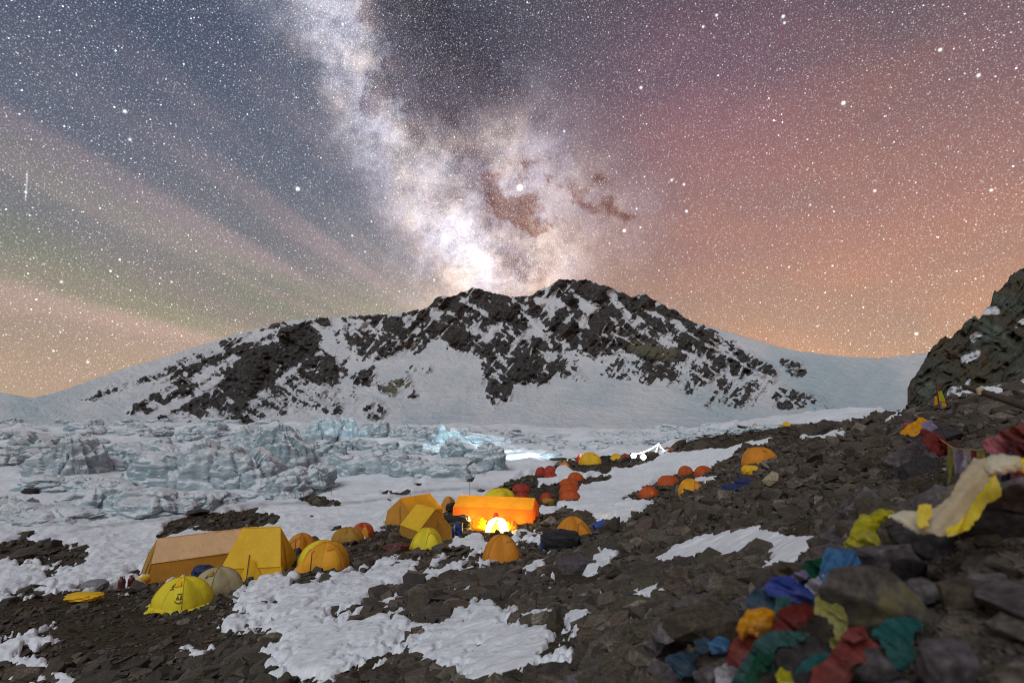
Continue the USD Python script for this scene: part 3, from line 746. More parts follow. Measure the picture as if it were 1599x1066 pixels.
def make_outcrop():
    nc, nr = 300, 190
    pxs = np.linspace(1417, 1778, nc)
    top = np.interp(pxs, OUT[:, 0], OUT[:, 1]) + (fbm(np.stack([pxs / 11, 0 * pxs, 0 * pxs], 1), 4, 3) - .5) * 20
    bot = np.interp(pxs, [1417, 1424, 1432, 1445, 1480, 1780], [640, 668, 680, 690, 700, 720])
    t = np.linspace(0, 1, nr)[:, None]
    py = bot + (top - bot) * t
    px = np.broadcast_to(pxs, py.shape)
    wx = (fbm(np.stack([px / 45, py / 45, 0 * px], -1), 3, 81) - .5) * 46
    wy = (fbm(np.stack([px / 45, py / 45, 0 * px + 9], -1), 3, 82) - .5) * 46
    qx, qy = px + wx, py + wy
    bed = np.stack([(qx * .80 - qy * .6) / 70, (qy * .80 + qx * .6) / 16, 0 * px], -1)     # beds that rise to the right
    blk = np.stack([(qx * .9 + qy * .4) / 34, (qy * .9 - qx * .4) / 26, 0 * px], -1)
    rel = (ridged(bed, 5, 5) - .6) * 2.6 + (ridged(blk, 5, 6) - .6) * 2.8 + (fbm(blk * 5, 3, 7) - .5) * .7 + (fbm(blk * .5, 2, 14) - .5) * 4
    D = 30 + (px - 1417) * .012 + (bot - py) * .085 - rel
    D += np.clip((1424 - px) / 8, 0, 1) ** 2 * 3
    pts = P(px, py, D)
    back = EYE + (pts[-1] - EYE) * 1.5 - np.array([0, 0, 16.0]); crest = EYE + (pts[-1] - EYE) * 1.03 - np.array([0, 0, 1.0])
    v = np.vstack([pts.reshape(-1, 3), crest, back])
    g = G()
    co = g.n('geometry').position
    n1, n2 = g.noise(co, .16, 5, .6).fac, g.noise(co, 1.3, 5, .7).fac
    c = g.ramp(n1, [(.3, (.105, .085, .050)), (.45, (.070, .060, .042)), (.55, (.062, .070, .056)), (.7, (.10, .12, .10))])
    c = g.vs(c, g.mr(n2, .25, .75, .5, 1.5, 'linear'))
    c = g.mix(g.mr(g.n('attribute', attribute='snow').fac, .4, .6), c, (.62, .65, .68))
    nb = g.n('bump', height=n2, strength=.8, distance=.4).normal
    mat = g.done('outcrop_rock', surface=g.n('principled_bsdf', base_color=c, roughness=.9, normal=nb, specular_ior_level=.15).BSDF)
    sn = Field(1400, 380, 1800, 720)
    for p, wd in (([(1530, 492), (1555, 480)], 4), ([(1550, 490), (1568, 488)], 3), ([(1512, 532), (1532, 522)], 2.5), ([(1500, 565), (1530, 548)], 2.5), ([(1478, 610), (1510, 595)], 4), ([(1545, 610), (1575, 596)], 2.5), ([(1575, 605), (1620, 585)], 4), ([(1520, 618), (1540, 612)], 3), ([(1580, 505), (1610, 500)], 3), ([(1490, 555), (1505, 553)], 2), ([(1540, 645), (1590, 625)], 2)):
        sn.line(1, p, wd)
    sn.blur(5)
    s = sn.at(px, py) * 1.0 - .05 + (fbm(bed * np.array([2.0, 1.0, 1]), 4, 8) - .5) * 2.2 * np.clip(sn.at(px, py) * 6, 0, 1)
    o = obj('rock_outcrop', (v, grid_faces(nr + 2, nc)), mat, smooth=True, label='craggy dark green-grey rock wall rising at the right edge', category='cliff', kind='structure')
    primvar(o, 'snow', np.concatenate([s.ravel(), 0 * s[0], 0 * s[0]]))


make_outcrop()

# ------------------------------------------------------------------ glacier seracs
glacier = thing('glacier', 'broken blue-grey ice of the glacier below the mountain', 'glacier', kind='structure')


def serac(px0, px1, py0, py1, seed, sharp=.5, sub=4, thick=.75, depth=None, loose=None):
    d = depth or ground_depth((px0 + px1) / 2, py1)
    w, h = (px1 - px0) * d / F * 1.15, (py1 - py0) * d / F * .82
    s = trimesh.creation.icosphere(sub)
    v = np.array(s.vertices)
    r = np.random.default_rng(seed)
    v = np.sign(v) * np.abs(v) ** np.array([.78, .72, .80])
    k = r.uniform(-.35, .35)
    v[:, 2] *= 1 - .35 * np.clip(v[:, 0] * np.sign(k) * .8 + .3, 0, 1)
    seeds = r.uniform(-1.15, 1.15, (26, 3))
    dist, idx = cKDTree(seeds).query(v, k=2)
    crack = np.clip((dist[:, 1] - dist[:, 0]) * 5.0, 0, 1)
    off = r.uniform(-.17, .17, 26)[idx[:, 0]] - (1 - crack) ** 2 * .10
    az = np.arctan2(v[:, 1], v[:, 0])
    flute = np.stack([np.cos(az) * 3.2 + seed, np.sin(az) * 3.2, v[:, 2] * .8 + v[:, 0] * .8], -1)
    rough = (ridged(flute, 5, seed) - .6) * .34 + (ridged(v * np.array([1.4, 1.4, 3.2]) + seed, 5, seed + 1) - .6) * .42
    v = v * (1 + (off + rough * sharp * 1.5)[:, None] * np.array([1, 1, .9]))
    v = v / np.array([np.quantile(np.abs(v[:, 0]), .93), np.quantile(np.abs(v[:, 1]), .93), np.quantile(v[:, 2], .97)])
    v = v * np.array([w / 2, w / 2 * thick, h])
    sh = r.uniform(-.25, .25)
    v[:, 0] += v[:, 2] * sh * .3
    c = P((px0 + px1) / 2, py1, d + w / 2 * thick * .55)
    c[2] = P((px0 + px1) / 2, py1, d)[2]
    if loose is not None:
        loose.append((v + c, np.array(s.faces)))
        return
    obj('serac', (v + c, np.array(s.faces)), M_ICE, glacier, smooth=28)


SER = [(-30, 42, 694, 728), (36, 90, 674, 712), (70, 136, 680, 742), (150, 190, 690, 716), (180, 226, 688, 716), (214, 276, 692, 734), (240, 330, 700, 757), (300, 372, 691, 762), (350, 420, 696, 762), (372, 425, 664, 720), (410, 473, 660, 728), (408, 470, 735, 776), (440, 502, 726, 770),
       (112, 178, 764, 796), (174, 225, 757, 798), (205, 282, 763, 804), (272, 322, 770, 797), (310, 362, 767, 790), (-30, 30, 776, 806), (10, 56, 786, 816), (38, 118, 796, 817), (50, 102, 741, 766), (112, 150, 744, 766), (140, 185, 748, 769), (122, 165, 708, 734), (160, 202, 713, 734),
       (480, 516, 650, 694), (505, 545, 651, 692), (538, 572, 660, 684), (560, 598, 656, 683), (594, 622, 664, 682), (614, 645, 664, 688), (635, 668, 667, 694), (660, 690, 667, 696), (682, 718, 664, 700), (520, 556, 708, 738), (550, 602, 704, 742), (594, 630, 712, 742), (622, 664, 710, 744),
       (662, 706, 718, 745), (690, 752, 714, 744), (700, 742, 683, 722), (730, 778, 692, 736), (530, 562, 682, 702), (556, 590, 684, 702), (640, 680, 690, 712), (720, 770, 676, 698), (760, 802, 676, 696), (470, 500, 690, 712), (500, 530, 692, 715)]
for i, a in enumerate(SER):
    e_ = (a[1] - a[0]) * .14
    serac(a[0] - e_, a[1] + e_, a[2], a[3] + 3, seed=100 + i, sub=5 if (a[1] - a[0]) > 55 else 4, thick=.9)
r_ = np.random.default_rng(5)
RUBBLE = []
rows = [((-60, 60), (668, 690), 26), ((40, 230), (664, 706), 40), ((200, 420), (668, 716), 40), ((380, 520), (676, 735), 30), ((480, 720), (672, 716), 44), ((500, 700), (706, 734), 18), ((-60, 240), (700, 732), 20), ((690, 790), (680, 722), 30), ((770, 1010), (676, 712), 60), ((980, 1220), (662, 690), 40), ((720, 1120), (674, 700), 50), ((-60, 420), (655, 668), 30)]
i = 300
for (xa, xb), (ya, yb), cnt in rows:            # the jumble of smaller ice between them
    for _ in range(cnt):
        px_, py_ = r_.uniform(xa, xb), r_.uniform(ya, yb)
        if px_ > 760:
            py_ = min(py_, 710 - max(px_ - 880, 0) * .13)
        w_ = r_.uniform(14, 40) * (.75 if py_ < 668 else 1); h_ = w_ * r_.uniform(.16, .52) * (.6 if px_ > 760 or py_ < 668 else 1)
        serac(px_ - w_ / 2, px_ + w_ / 2, py_ - h_, py_ + 2, seed=i, sub=3, thick=.8, loose=RUBBLE if (px_ > 720 or py_ < 668) else None)
        i += 1
tag(obj('ice_rubble', join(*RUBBLE), M_ICE, glacier, smooth=28), kind='stuff', label='low broken ice too small to tell apart')

# ------------------------------------------------------------------ fabrics, metal, lamps
def mat_fabric(name, col, trans=.30, dirt=.25, rough=.6, vary=.1, weave=260.0, crease=.5):
    g = G()
    co = g.n('texture_coordinate').object
    n1 = g.noise(co, 1.6, 4, .6).fac
    n2 = g.noise(g.v('multiply', co, (1, 1, .6)), 5.0, 4, .6, distortion=.6).fac
    c = g.vs(col, g.mr(n1, .25, .75, 1 - vary, 1 + vary, 'linear'))
    c = g.mix(g.m('multiply', g.mr(n2, .48, .75), dirt), c, tuple(.45 * k + .02 for k in col))
    b = g.n('bump', height=g.m('add', n2, g.m('multiply', g.noise(co, weave, 2).fac, .06)), strength=crease, distance=.06).normal
    p = g.n('principled_bsdf', base_color=c, roughness=rough, normal=b, specular_ior_level=.25)
    t = g.n('translucent_bsdf', color=c, normal=b)
    return g.done(name, surface=g.n('mix_closure', fac=trans, closure1=p.BSDF, closure2=t.BSDF).closure)


def mat_plain(name, col, rough=.5, metal=0.0, spec=.4, vary=.2):
    g = G()
    co = g.n('texture_coordinate').object
    n = g.noise(co, 9.0, 5, .65).fac
    c = g.vs(col, g.mr(n, .25, .75, 1 - vary, 1 + vary, 'linear'))
    return g.done(name, surface=g.n('principled_bsdf', base_color=c, roughness=rough, metallic=metal, specular_ior_level=spec, normal=g.n('bump', height=n, strength=.15, distance=.02).normal).BSDF)


def mat_glow(name, col, strength):
    g = G()
    return g.done(name, surface=g.n('emission', color=col, strength=strength).emission)


FB = {k: mat_fabric(k + '_fabric', c, tr, di) for k, c, tr, di in (
    ('lemon', (.84, .70, .035), .30, .12), ('yellow', (.84, .52, .03), .30, .2), ('amber', (.82, .40, .025), .30, .2), ('orange', (.70, .27, .025), .30, .22), ('red_orange', (.55, .105, .022), .30, .25),
    ('red', (.42, .05, .028), .28, .25), ('ochre', (.42, .23, .035), .25, .35), ('beige', (.46, .40, .24), .3, .3), ('pale', (.82, .54, .29), .3, .25), ('brown', (.58, .28, .04), .3, .3), ('black', (.018, .018, .02), .1, .3), ('navy', (.02, .032, .11), .1, .3), ('blue', (.018, .06, .30), .12, .25),
    ('glowing', (.90, .74, .22), .55, .05), ('hot_orange', (.80, .22, .022), .42, .12))}
M_POLE = mat_plain('tent_pole', (.05, .045, .035), .5)
M_ALU = mat_plain('aluminium_pole', (.35, .35, .34), .4, .6)
M_ROPE = mat_plain('cord', (.30, .25, .15), .9)
M_INK = mat_plain('printed_mark', (.08, .075, .03), .8)
M_CYL = mat_plain('rusty_red_paint', (.085, .018, .013), .5, vary=.35)
M_BRASS = mat_plain('brass', (.12, .09, .04), .45, .6)
M_WOOD = mat_plain('weathered_wood', (.045, .032, .022), .85, vary=.4)
M_BLUEP = mat_plain('blue_plastic', (.015, .055, .27), .4)
M_BLACKP = mat_plain('black_plastic', (.02, .02, .022), .5)
M_GLOW_W = mat_glow('floodlight_lens', (.82, .93, 1.0), 6.0)
M_GLOW_S = mat_glow('string_light', (.92, .97, 1.0), 2.0)
M_GLOW_Y = mat_glow('lantern_flame', (1.0, .72, .30), 60.0)


def lathe(profile, n=24):
    pr = np.asarray(profile, float)
    a = np.arange(n) * 2 * np.pi / n
    v = np.stack([pr[:, None, 0] * np.cos(a), pr[:, None, 0] * np.sin(a), np.repeat(pr[:, 1:], n, 1)], -1).reshape(-1, 3)
    i, j = np.meshgrid(np.arange(len(pr) - 1), np.arange(n), indexing='ij')
    q = np.stack([i * n + j, i * n + (j + 1) % n, (i + 1) * n + (j + 1) % n, (i + 1) * n + j], -1).reshape(-1, 4)
    return v, np.vstack([q[:, [0, 1, 2]], q[:, [0, 2, 3]]])


def sphere_light(parent, name, pos, watts, col, radius=.08, cone=None, aim=None):
    L = UsdLux.SphereLight.Define(stage, f'{parent.GetPath()}/{name}')
    L.CreateRadiusAttr(radius)
    L.CreateIntensityAttr(watts)
    L.CreateNormalizeAttr(True)
    L.CreateColorAttr(Gf.Vec3f(*col))
    M = Gf.Matrix4d().SetRotate(Gf.Rotation(Gf.Vec3d(0, 0, -1), Gf.Vec3d(*map(float, aim if aim is not None else (0, 0, -1)))))
    M.SetTranslateOnly(Gf.Vec3d(*map(float, pos)))
    L.AddTransformOp().Set(M)
    if cone:
        sh = UsdLux.ShapingAPI.Apply(L.GetPrim())
        sh.CreateShapingConeAngleAttr(cone)
        sh.CreateShapingConeSoftnessAttr(1.0)
    return L


FOOT = []                                       # footprints that loose stones keep clear of: x, y, radius


# ------------------------------------------------------------------ tents
class Dome:
    def __init__(s, a, b, h, n=4, rot=0.0, sag=.12, e1=.8, e2=.95, seed=0, lean=0.0):
        s.a, s.b, s.h, s.n, s.rot, s.sag, s.e1, s.e2, s.seed, s.lean = a, b, h, n, rot, sag, e1, e2, seed, lean

    def at(s, phi, t, off=0.0):
        phi, t = np.broadcast_arrays(np.asarray(phi, float), np.asarray(t, float))
        rho = np.cos(np.clip(t, 0, 1) * np.pi / 2) ** (s.e1 + .22)
        dip = np.sin(s.n * (phi - s.rot) / 2) ** 2
        rf = 1 - 1.55 * s.sag * dip * (.45 + .55 * np.sin(np.clip(t, 0, 1) * np.pi))
        wr = (fbm(np.stack([np.cos(phi) * 2.2, np.sin(phi) * 2.2, t * 4 + s.seed], -1), 3, s.seed) - .5) * .09
        R = rho * (rf + wr) + off / max(s.a, .3)
        z = s.h * np.sin(np.clip(t, 0, 1) * np.pi / 2) ** s.e2 * (1 - .10 * dip * np.sin(np.clip(t, 0, 1) * np.pi)) + np.minimum(t, 0) * .8 + off * np.clip(t, 0, 1)
        return np.stack([s.a * np.cos(phi) * R + s.lean * z, s.b * np.sin(phi) * R, z], -1)

    def canopy(s, nphi=56, nt=18):
        t = np.concatenate([[-.4], np.linspace(0, 1, nt) ** .9])
        T, Ph = np.meshgrid(t, np.linspace(0, 2 * np.pi, nphi + 1), indexing='ij')
        return s.at(Ph, T).reshape(-1, 3), grid_faces(nt + 1, nphi + 1)

    def pole(s, k):
        ph = s.rot + k * 2 * np.pi / s.n
        t = np.linspace(0, 1, 14)
        p = np.vstack([s.at(ph, t, .012), s.at(ph + np.pi, t[::-1][1:], .012)]) if s.n % 2 == 0 else s.at(ph, t, .012)
        return tube(p, .010 * max(s.h, 1.0), 5)

    def patch(s, phi, half, t0, t1, off, arch=True, n=12):
        S, V = np.meshgrid(np.linspace(-1, 1, n + 1), np.linspace(0, 1, n + 1), indexing='ij')
        wid = np.sqrt(np.clip(1 - V ** 2 * .96, 0, 1)) if arch else np.ones_like(V)
        return s.at(phi + S * half * wid, t0 + V * (t1 - t0), off).reshape(-1, 3), grid_faces(n + 1, n + 1)


def skirt(dm, seed, wid=.3):
    r = np.random.default_rng(seed)
    ph = np.linspace(0, 2 * np.pi, 121)
    k = wid * (.25 + .75 * (noise(np.stack([ph * 5, 0 * ph, 0 * ph + seed], 1), seed) > .5)) * r.uniform(.6, 1.1, 121)
    k[-1] = k[0]
    a = dm.at(ph, 0 * ph + .10, .02); b = a + unit(a * np.array([1, 1, 0])) * k[:, None]
    b[:, 2] = .04 + r.uniform(-.02, .07, 121); b[-1] = b[0]
    return np.vstack([a, b]), grid_faces(2, 121)


SLEEVE = dict(lemon='yellow', yellow='amber', amber='orange', orange='brown', red='black', red_orange='red', ochre='brown', beige='ochre', glowing='amber')


def dome_tent(px0, px1, py0, py1, fab, label, n=4, rot=.6, door=None, door_fab=None, sag=.13, ratio=1.1, e1=.8, e2=.95, poles=True, hem=False, group=None, name='dome_tent', lean=0.0, d=None, category='tent', sink=0.0, hs=1.0):
    d = d or ground_depth((px0 + px1) / 2, py1)
    a = (px1 - px0) / 2 * d / F * 1.02
    b = a * ratio
    dc = d + b * .8
    base = P((px0 + px1) / 2, py1, d)
    c = np.array([P((px0 + px1) / 2, py1, dc)[0], dc, 0])
    c[2] = min(float(ground_z(c[0], c[1])), base[2] + .35) - sink
    a *= dc / d
    topz = P((px0 + px1) / 2, py0, dc)[2]
    h = max(topz - c[2], .4) * hs
    seed = int(px0 * 7 + py0) % 9973
    dm = Dome(a, b, h, n, rot, sag, e1, e2, seed, lean)
    t = thing(name, label, category, c, group=group or ('small red tents of the camp' if fab in ('red', 'red_orange') else 'dome tents of the camp'))
    obj('canopy', dm.canopy(), FB[fab], t, smooth=38)
    if poles:
        for k in range(n // 2 if n % 2 == 0 else n):
            obj('pole_sleeve', dm.pole(k), FB[SLEEVE.get(fab, fab)], t, smooth=True)
    if door is not None:
        ph = math.radians(door)
        dr = obj('door', dm.patch(ph, .42, .02, .62, .02), FB[door_fab or fab], t, smooth=True)
        s_ = np.linspace(-1, 1, 25)
        v_ = np.sqrt(np.clip(1 - s_ ** 2, 0, 1))
        obj('door_zip', tube(dm.at(ph + s_ * .42, .02 + v_ * .60, .03), .012 * max(h, 1), 5), M_POLE, dr, smooth=True)
    if px1 - px0 > 30:
        for k in range(n):
            ph = rot + (k + .5) * 2 * np.pi / n
            obj('seam', tube(dm.at(ph, np.linspace(0, .97, 12), .006), .005 * max(h, 1.0), 4), FB[SLEEVE.get(fab, fab)], t, smooth=True)
        obj('vent', dm.patch(rot - 1.9, .22, .62, .80, .05), FB[SLEEVE.get(fab, fab)], t, smooth=True)
    if px1 - px0 > 45:
        for k in range(n):
            ph = rot + k * 2 * np.pi / n
            p_ = dm.at(ph, .35, .01); q_ = dm.at(ph, 0.0, .8); q_[2] = -.05
            obj('guy_line', tube([p_, q_], .006, 4), M_ROPE, t)
    if hem:
        obj('hem', skirt(dm, seed), FB[fab], t)
    FOOT.append((c[0], c[1], max(a, b) * 1.05))
    return t, dm


def sheet(p00, p10, p11, p01, n=14, m=10, sag=.04, wr=.03, seed=0, peak=None):
    """A stretched cloth panel between four corners (p00-p10 the lower edge); peak: an extra point in the middle of the upper edge."""
    p00, p10, p11, p01 = (np.asarray(p, float) for p in (p00, p10, p11, p01))
    s, t = np.meshgrid(np.linspace(0, 1, n + 1), np.linspace(0, 1, m + 1), indexing='ij')
    low = p00 + (p10 - p00) * s[..., None]
    up = p01 + (p11 - p01) * s[..., None]
    if peak is not None:
        k = np.where(s < .5, s * 2, (1 - s) * 2)[..., None]
        mid = (p01 + p11) / 2
        up = up + k * (np.asarray(peak, float) - mid)
    q = low + (up - low) * t[..., None]
    nr = unit(np.cross(p10 - p00, p01 - p00))
    w = fbm(np.stack([s * 5, t * 2.2, 0 * s + seed * 1.3], -1), 3, seed) - .5
    q = q + nr * ((-sag * 16 * s * (1 - s) * t * (1 - t)) + w * wr * 2 * np.minimum(1, 8 * s * (1 - s) * t * (1 - t) * 2 + .1))[..., None]
    return q.reshape(-1, 3), grid_faces(n + 1, m + 1)


def wall_tent(px, py, L, w, hw, hr, rot, roof, wall, label, ends=None, hip=0.0, flare=.12, category='tent', name='wall_tent', d=None, door=True, roof2=None, slope=0.0, back=None, guys=True, tilt=0.0):
    """A ridge tent; px, py: the middle of its nearest base edge; rot: the ridge's direction in degrees from the picture's right towards the distance."""
    d = d or ground_depth(px, py)
    a = math.radians(rot)
    near = abs(math.sin(a)) * L / 2 + abs(math.cos(a)) * w / 2
    dc = d + near * (back if back is not None else .85)
    c = np.array([P(px, py, dc)[0], dc, 0.0])
    c[2] = min(float(ground_z(c[0], c[1])), P(px, py, d)[2] + .5)
    t = thing(name, label, category, c, a, group='ridge tents of the camp')
    l2, w2, f = L / 2, w / 2, flare
    zb = -.35
    B = {k: (sx * (l2 + f), sy * (w2 + f), zb + tilt * sx) for k, sx, sy in (('a', -1, -1), ('b', 1, -1), ('c', 1, 1), ('d', -1, 1))}
    E = {k: (sx * l2, sy * w2, hw + tilt * sx) for k, sx, sy in (('a', -1, -1), ('b', 1, -1), ('c', 1, 1), ('d', -1, 1))}
    R0, R1 = (-l2 + hip, 0, hr - tilt), (l2 - hip, 0, hr + tilt)
    sd = int(px + py)
    e_ = ends or wall
    obj('side_wall', sheet(B['a'], B['b'], E['b'], E['a'], 20, 8, .02, .05, sd), FB[wall], t, smooth=True)
    obj('side_wall', sheet(B['c'], B['d'], E['d'], E['c'], 20, 8, .02, .05, sd + 1), FB[wall], t, smooth=True)
    obj('end_wall', sheet(B['d'], B['a'], E['a'], E['d'], 16, 12, .04, .05, sd + 2, peak=R0), FB[e_], t, smooth=True)
    obj('end_wall', sheet(B['b'], B['c'], E['c'], E['b'], 16, 12, .04, .05, sd + 3, peak=R1), FB[e_], t, smooth=True)
    ev = lambda p: np.array(p) + np.array([0, np.sign(p[1]) * .05, -.03])
    obj('roof_panel', sheet(ev(E['a']), ev(E['b']), R1, R0, 24, 10, .10, .05, sd + 4), FB[roof], t, smooth=True)
    obj('roof_panel', sheet(ev(E['c']), ev(E['d']), R0, R1, 24, 10, .10, .05, sd + 5), FB[roof2 or roof], t, smooth=True)
    obj('ridge_pole', tube([R0, R1], .03, 6), FB[roof], t, smooth=True)
    for k in 'abcd':
        obj('corner_pole', tube([B[k], E[k]], .025, 6), FB[wall], t, smooth=True)
    if door:
        for sx, R in ((-1, R0), (1, R1)):
            obj('door_flap', sheet((sx * (l2 + f * .8 + .03), -.32, -.1), (sx * (l2 + f * .8 + .03), .32, -.1), (sx * (l2 + .05 - hip * .6), .05, hw + (hr - hw) * .55), (sx * (l2 + .05 - hip * .6), -.05, hw + (hr - hw) * .55), 8, 8, 0, .03, sd + 7), FB[e_], t, smooth=True)
    if guys:
        for k in 'abcd':
            e, b = np.array(E[k]), np.array(B[k])
            g_ = e + unit((b - e) * np.array([1, 1, 0])) * 1.1
            g_[2] = zb + .15
            obj('guy_line', tube([e, g_], .008, 4), M_ROPE, t)
    FOOT.append((c[0], c[1], math.hypot(L, w) / 2 * .95))
    return t, c


def stroke(dm, pts, phi0, t0, sp, st, r=.018):
    """A printed mark: a stroke drawn on a tent's skin."""
    p = np.array([dm.at(phi0 + x * sp, t0 + y * st, .02) for x, y in pts])
    return tube(p, r, 4)


# the lower left group
t, dm = dome_tent(243, 325, 900, 953, 'lemon', 'bright lemon-yellow dome tent with dark printed marks and a ragged hem, nearest on the left', n=4, rot=.45, sag=.10, ratio=.9, hem=True, e1=.7)
for ph, tt, marks in ((-1.75, .66, [[(-1, -.4), (-.8, .6), (-.4, .1)], [(-.4, -.5), (0, .6), (.3, -.3)], [(.1, .1), (.5, .7), (.9, -.2)], [(-1, -1), (.9, -.8)]]), (-1.25, .33, [[(-1, -.5), (-.4, -.9), (.3, -.95), (1, -.6)], [(-.6, -.2), (-.3, .6), (0, -.2), (.5, -.15)], [(.65, .7), (.65, -.25)], [(-.5, .95), (.9, 1.0)]])):
    g_ = join(*[stroke(dm, m, ph, tt, .13, .10) for m in marks])
    obj('printed_mark', g_, M_INK, t)
t, dm = dome_tent(306, 373, 885, 931, 'beige', 'dull beige-grey dome tent with a dark mark, right behind the lemon-yellow tent', n=4, rot=.25, sag=.08, ratio=1.1, e1=.62, e2=.9)
obj('printed_mark', join(stroke(dm, [(-1, 0), (0, 1), (1, 0), (.3, -.8), (-.8, -.5), (0, .2)], -1.9, .6, .06, .05, .02)), M_INK, t)
wall_tent(322, 901, 5.3, 2.6, 1.1, 2.0, 36, 'pale', 'brown', 'long ridge tent with a pale sun-bleached roof and ochre walls, behind the lemon-yellow tent', ends='ochre', hip=.25, flare=.35)
t, c = wall_tent(404, 903, 2.7, 2.5, .7, 2.25, 8, 'yellow', 'yellow', 'large golden ridge tent with a small peaked porch beside the pale-roofed long tent', ends='yellow', hip=.45, flare=.15)
obj('porch', join(sheet((-.55, -1.45, -.3), (.05, -2.15, -.3), (-.1, -1.30, 1.25), (-.12, -1.28, 1.26), 8, 8, 0, .03, 3), sheet((.05, -2.15, -.3), (.95, -1.45, -.3), (-.08, -1.28, 1.26), (-.1, -1.30, 1.25), 8, 8, 0, .03, 4)), FB['yellow'], t, smooth=True)
obj('porch_pole', tube([(.05, -2.15, -.3), (-.1, -1.31, 1.28)], .02, 5), M_POLE, t)
dome_tent(448, 491, 832, 867, 'orange', 'small orange dome tent with a round brown door, behind the golden ridge tent', n=4, rot=.3, door=-115, door_fab='brown')
dome_tent(467, 533, 843, 882, 'lemon', 'yellow dome tent half hidden behind an orange one', n=4, rot=.6, ratio=.9)
t, dm = dome_tent(472, 545, 846, 892, 'amber', 'crumpled amber dome tent with an open vestibule, in front of a yellow dome', n=4, rot=.9, door=-130, e1=.65)
obj('vestibule', sheet((-1.5, -1.0, -.2), (-.35, -1.35, -.2), (-.35, -.75, 1.05), (-.4, -.72, 1.06), 8, 8, 0, .05, 5), FB['amber'], t, smooth=True)
dome_tent(519, 566, 823, 849, 'ochre', 'dull ochre tunnel tent, left end of a joined pair at the moraine edge', n=6, rot=.2, e1=.6, ratio=.8, sag=.06)
dome_tent(550, 583, 816, 839, 'red_orange', 'round orange-red tent end beside the dull ochre tunnel tent', n=6, rot=.2, e1=.55, ratio=.8, sag=.05, door=-70, door_fab='orange')

# the middle group
wall_tent(648, 819, 3.3, 2.6, 1.0, 2.0, 52, 'amber', 'brown', 'big ridge tent with brown gable and yellow roof left of the lit mess tent', ends='brown', hip=.1, flare=.15)
wall_tent(664, 845, 2.5, 2.3, .75, 1.95, 128, 'yellow', 'ochre', 'ochre ridge tent whose dark gable rises behind a small lemon dome', ends='brown', hip=0.0, flare=.1)
dome_tent(640, 692, 824, 857, 'lemon', 'small lemon-yellow dome tent in front of the ochre ridge tent', n=4, rot=.8, door=-60)
dome_tent(688, 712, 775, 800, 'brown', 'small brown-orange dome tent between the two biggest ridge tents', n=4, rot=.4)
dome_tent(756, 804, 762, 786, 'lemon', 'yellow dome tent showing over the roof of the lit mess tent', n=4, rot=.2, e1=.6)
mess, mc = wall_tent(775, 816, 6.6, 2.6, 1.05, 1.75, -13, 'amber', 'hot_orange', 'long orange mess tent glowing from lamps inside', ends='hot_orange', hip=.05, flare=.05, guys=False)
for k, xx in enumerate((-1.7, .4, 2.3)):
    sphere_light(mess, f'inside_lamp_{k}' if k else 'inside_lamp', (xx, -.75, .25), 11, (1.0, .62, .22), .1)
lit, dm = dome_tent(758, 794, 808, 834, 'glowing', 'small tent shining bright yellow-white from a lamp inside', n=4, rot=.35, door=-100, door_fab='glowing', e1=.6)
sphere_light(lit, 'inside_lamp', (0, 0, .5), 160, (1.0, .80, .42), .08)
dome_tent(752, 815, 835, 877, 'orange', 'plain orange dome tent on the snow in front of the shining tent', n=4, rot=.9, e1=.72, ratio=1.0)
dome_tent(867, 925, 806, 845, 'orange', 'pointed orange dome tent behind a black bag', n=4, rot=1.1, e1=.85, door=-60, e2=1.1)

# red tents on the snow tongue and around it
for i, (a, lb) in enumerate(((('836', 853, 729, 741), 'left red tent of the touching pair highest above the mess tent'), ((847, 870, 727, 742), 'taller right red tent of the touching pair highest above the mess tent'), ((851, 871, 736, 749), 'small red tent just below the touching red pair'), ((800, 828, 755, 768), 'red tent alone on dark gravel, above right of the yellow dome'),
                             ((803, 826, 768, 781), 'red dome peeping over the right end of the mess tent roof'), ((842, 864, 768, 782), 'red tent with gear piled in front, right of the mess tent'), ((886, 912, 737, 751), 'topmost of four red tents stacked down the snow'), ((874, 903, 747, 759), 'second from the top of four red tents stacked down the snow'),
                             ((873, 905, 755, 771), 'third from the top of four red tents stacked down the snow'), ((873, 907, 765, 781), 'lowest of four red tents stacked down the snow'), ((1059, 1083, 727, 742), 'left of two round red tents side by side at the snow edge'), ((1085, 1112, 727, 742), 'right of two round red tents side by side at the snow edge'),
                             ((1027, 1061, 742, 758), 'long low red tent left of the small amber dome'), ((997, 1030, 759, 776), 'lowest red tent at the near tip of the snow edge'))):
    a = tuple(map(float, a))
    dome_tent(*a, 'red_orange' if i > 5 else 'red', lb, n=4, rot=.3 + .37 * i, sag=.08, e1=.62, poles=True, door=-90 + 25 * ((i * 3) % 4 - 1.5), ratio=.9)
dome_tent(1060, 1098, 747, 769, 'amber', 'small amber dome tent with a darker door, below the two round red tents', n=4, rot=.7, door=-70, door_fab='orange')
dome_tent(1161, 1213, 698, 725, 'orange', 'large plain orange dome tent alone high on the dark slope', n=6, rot=.3, e1=.55, sag=.05)
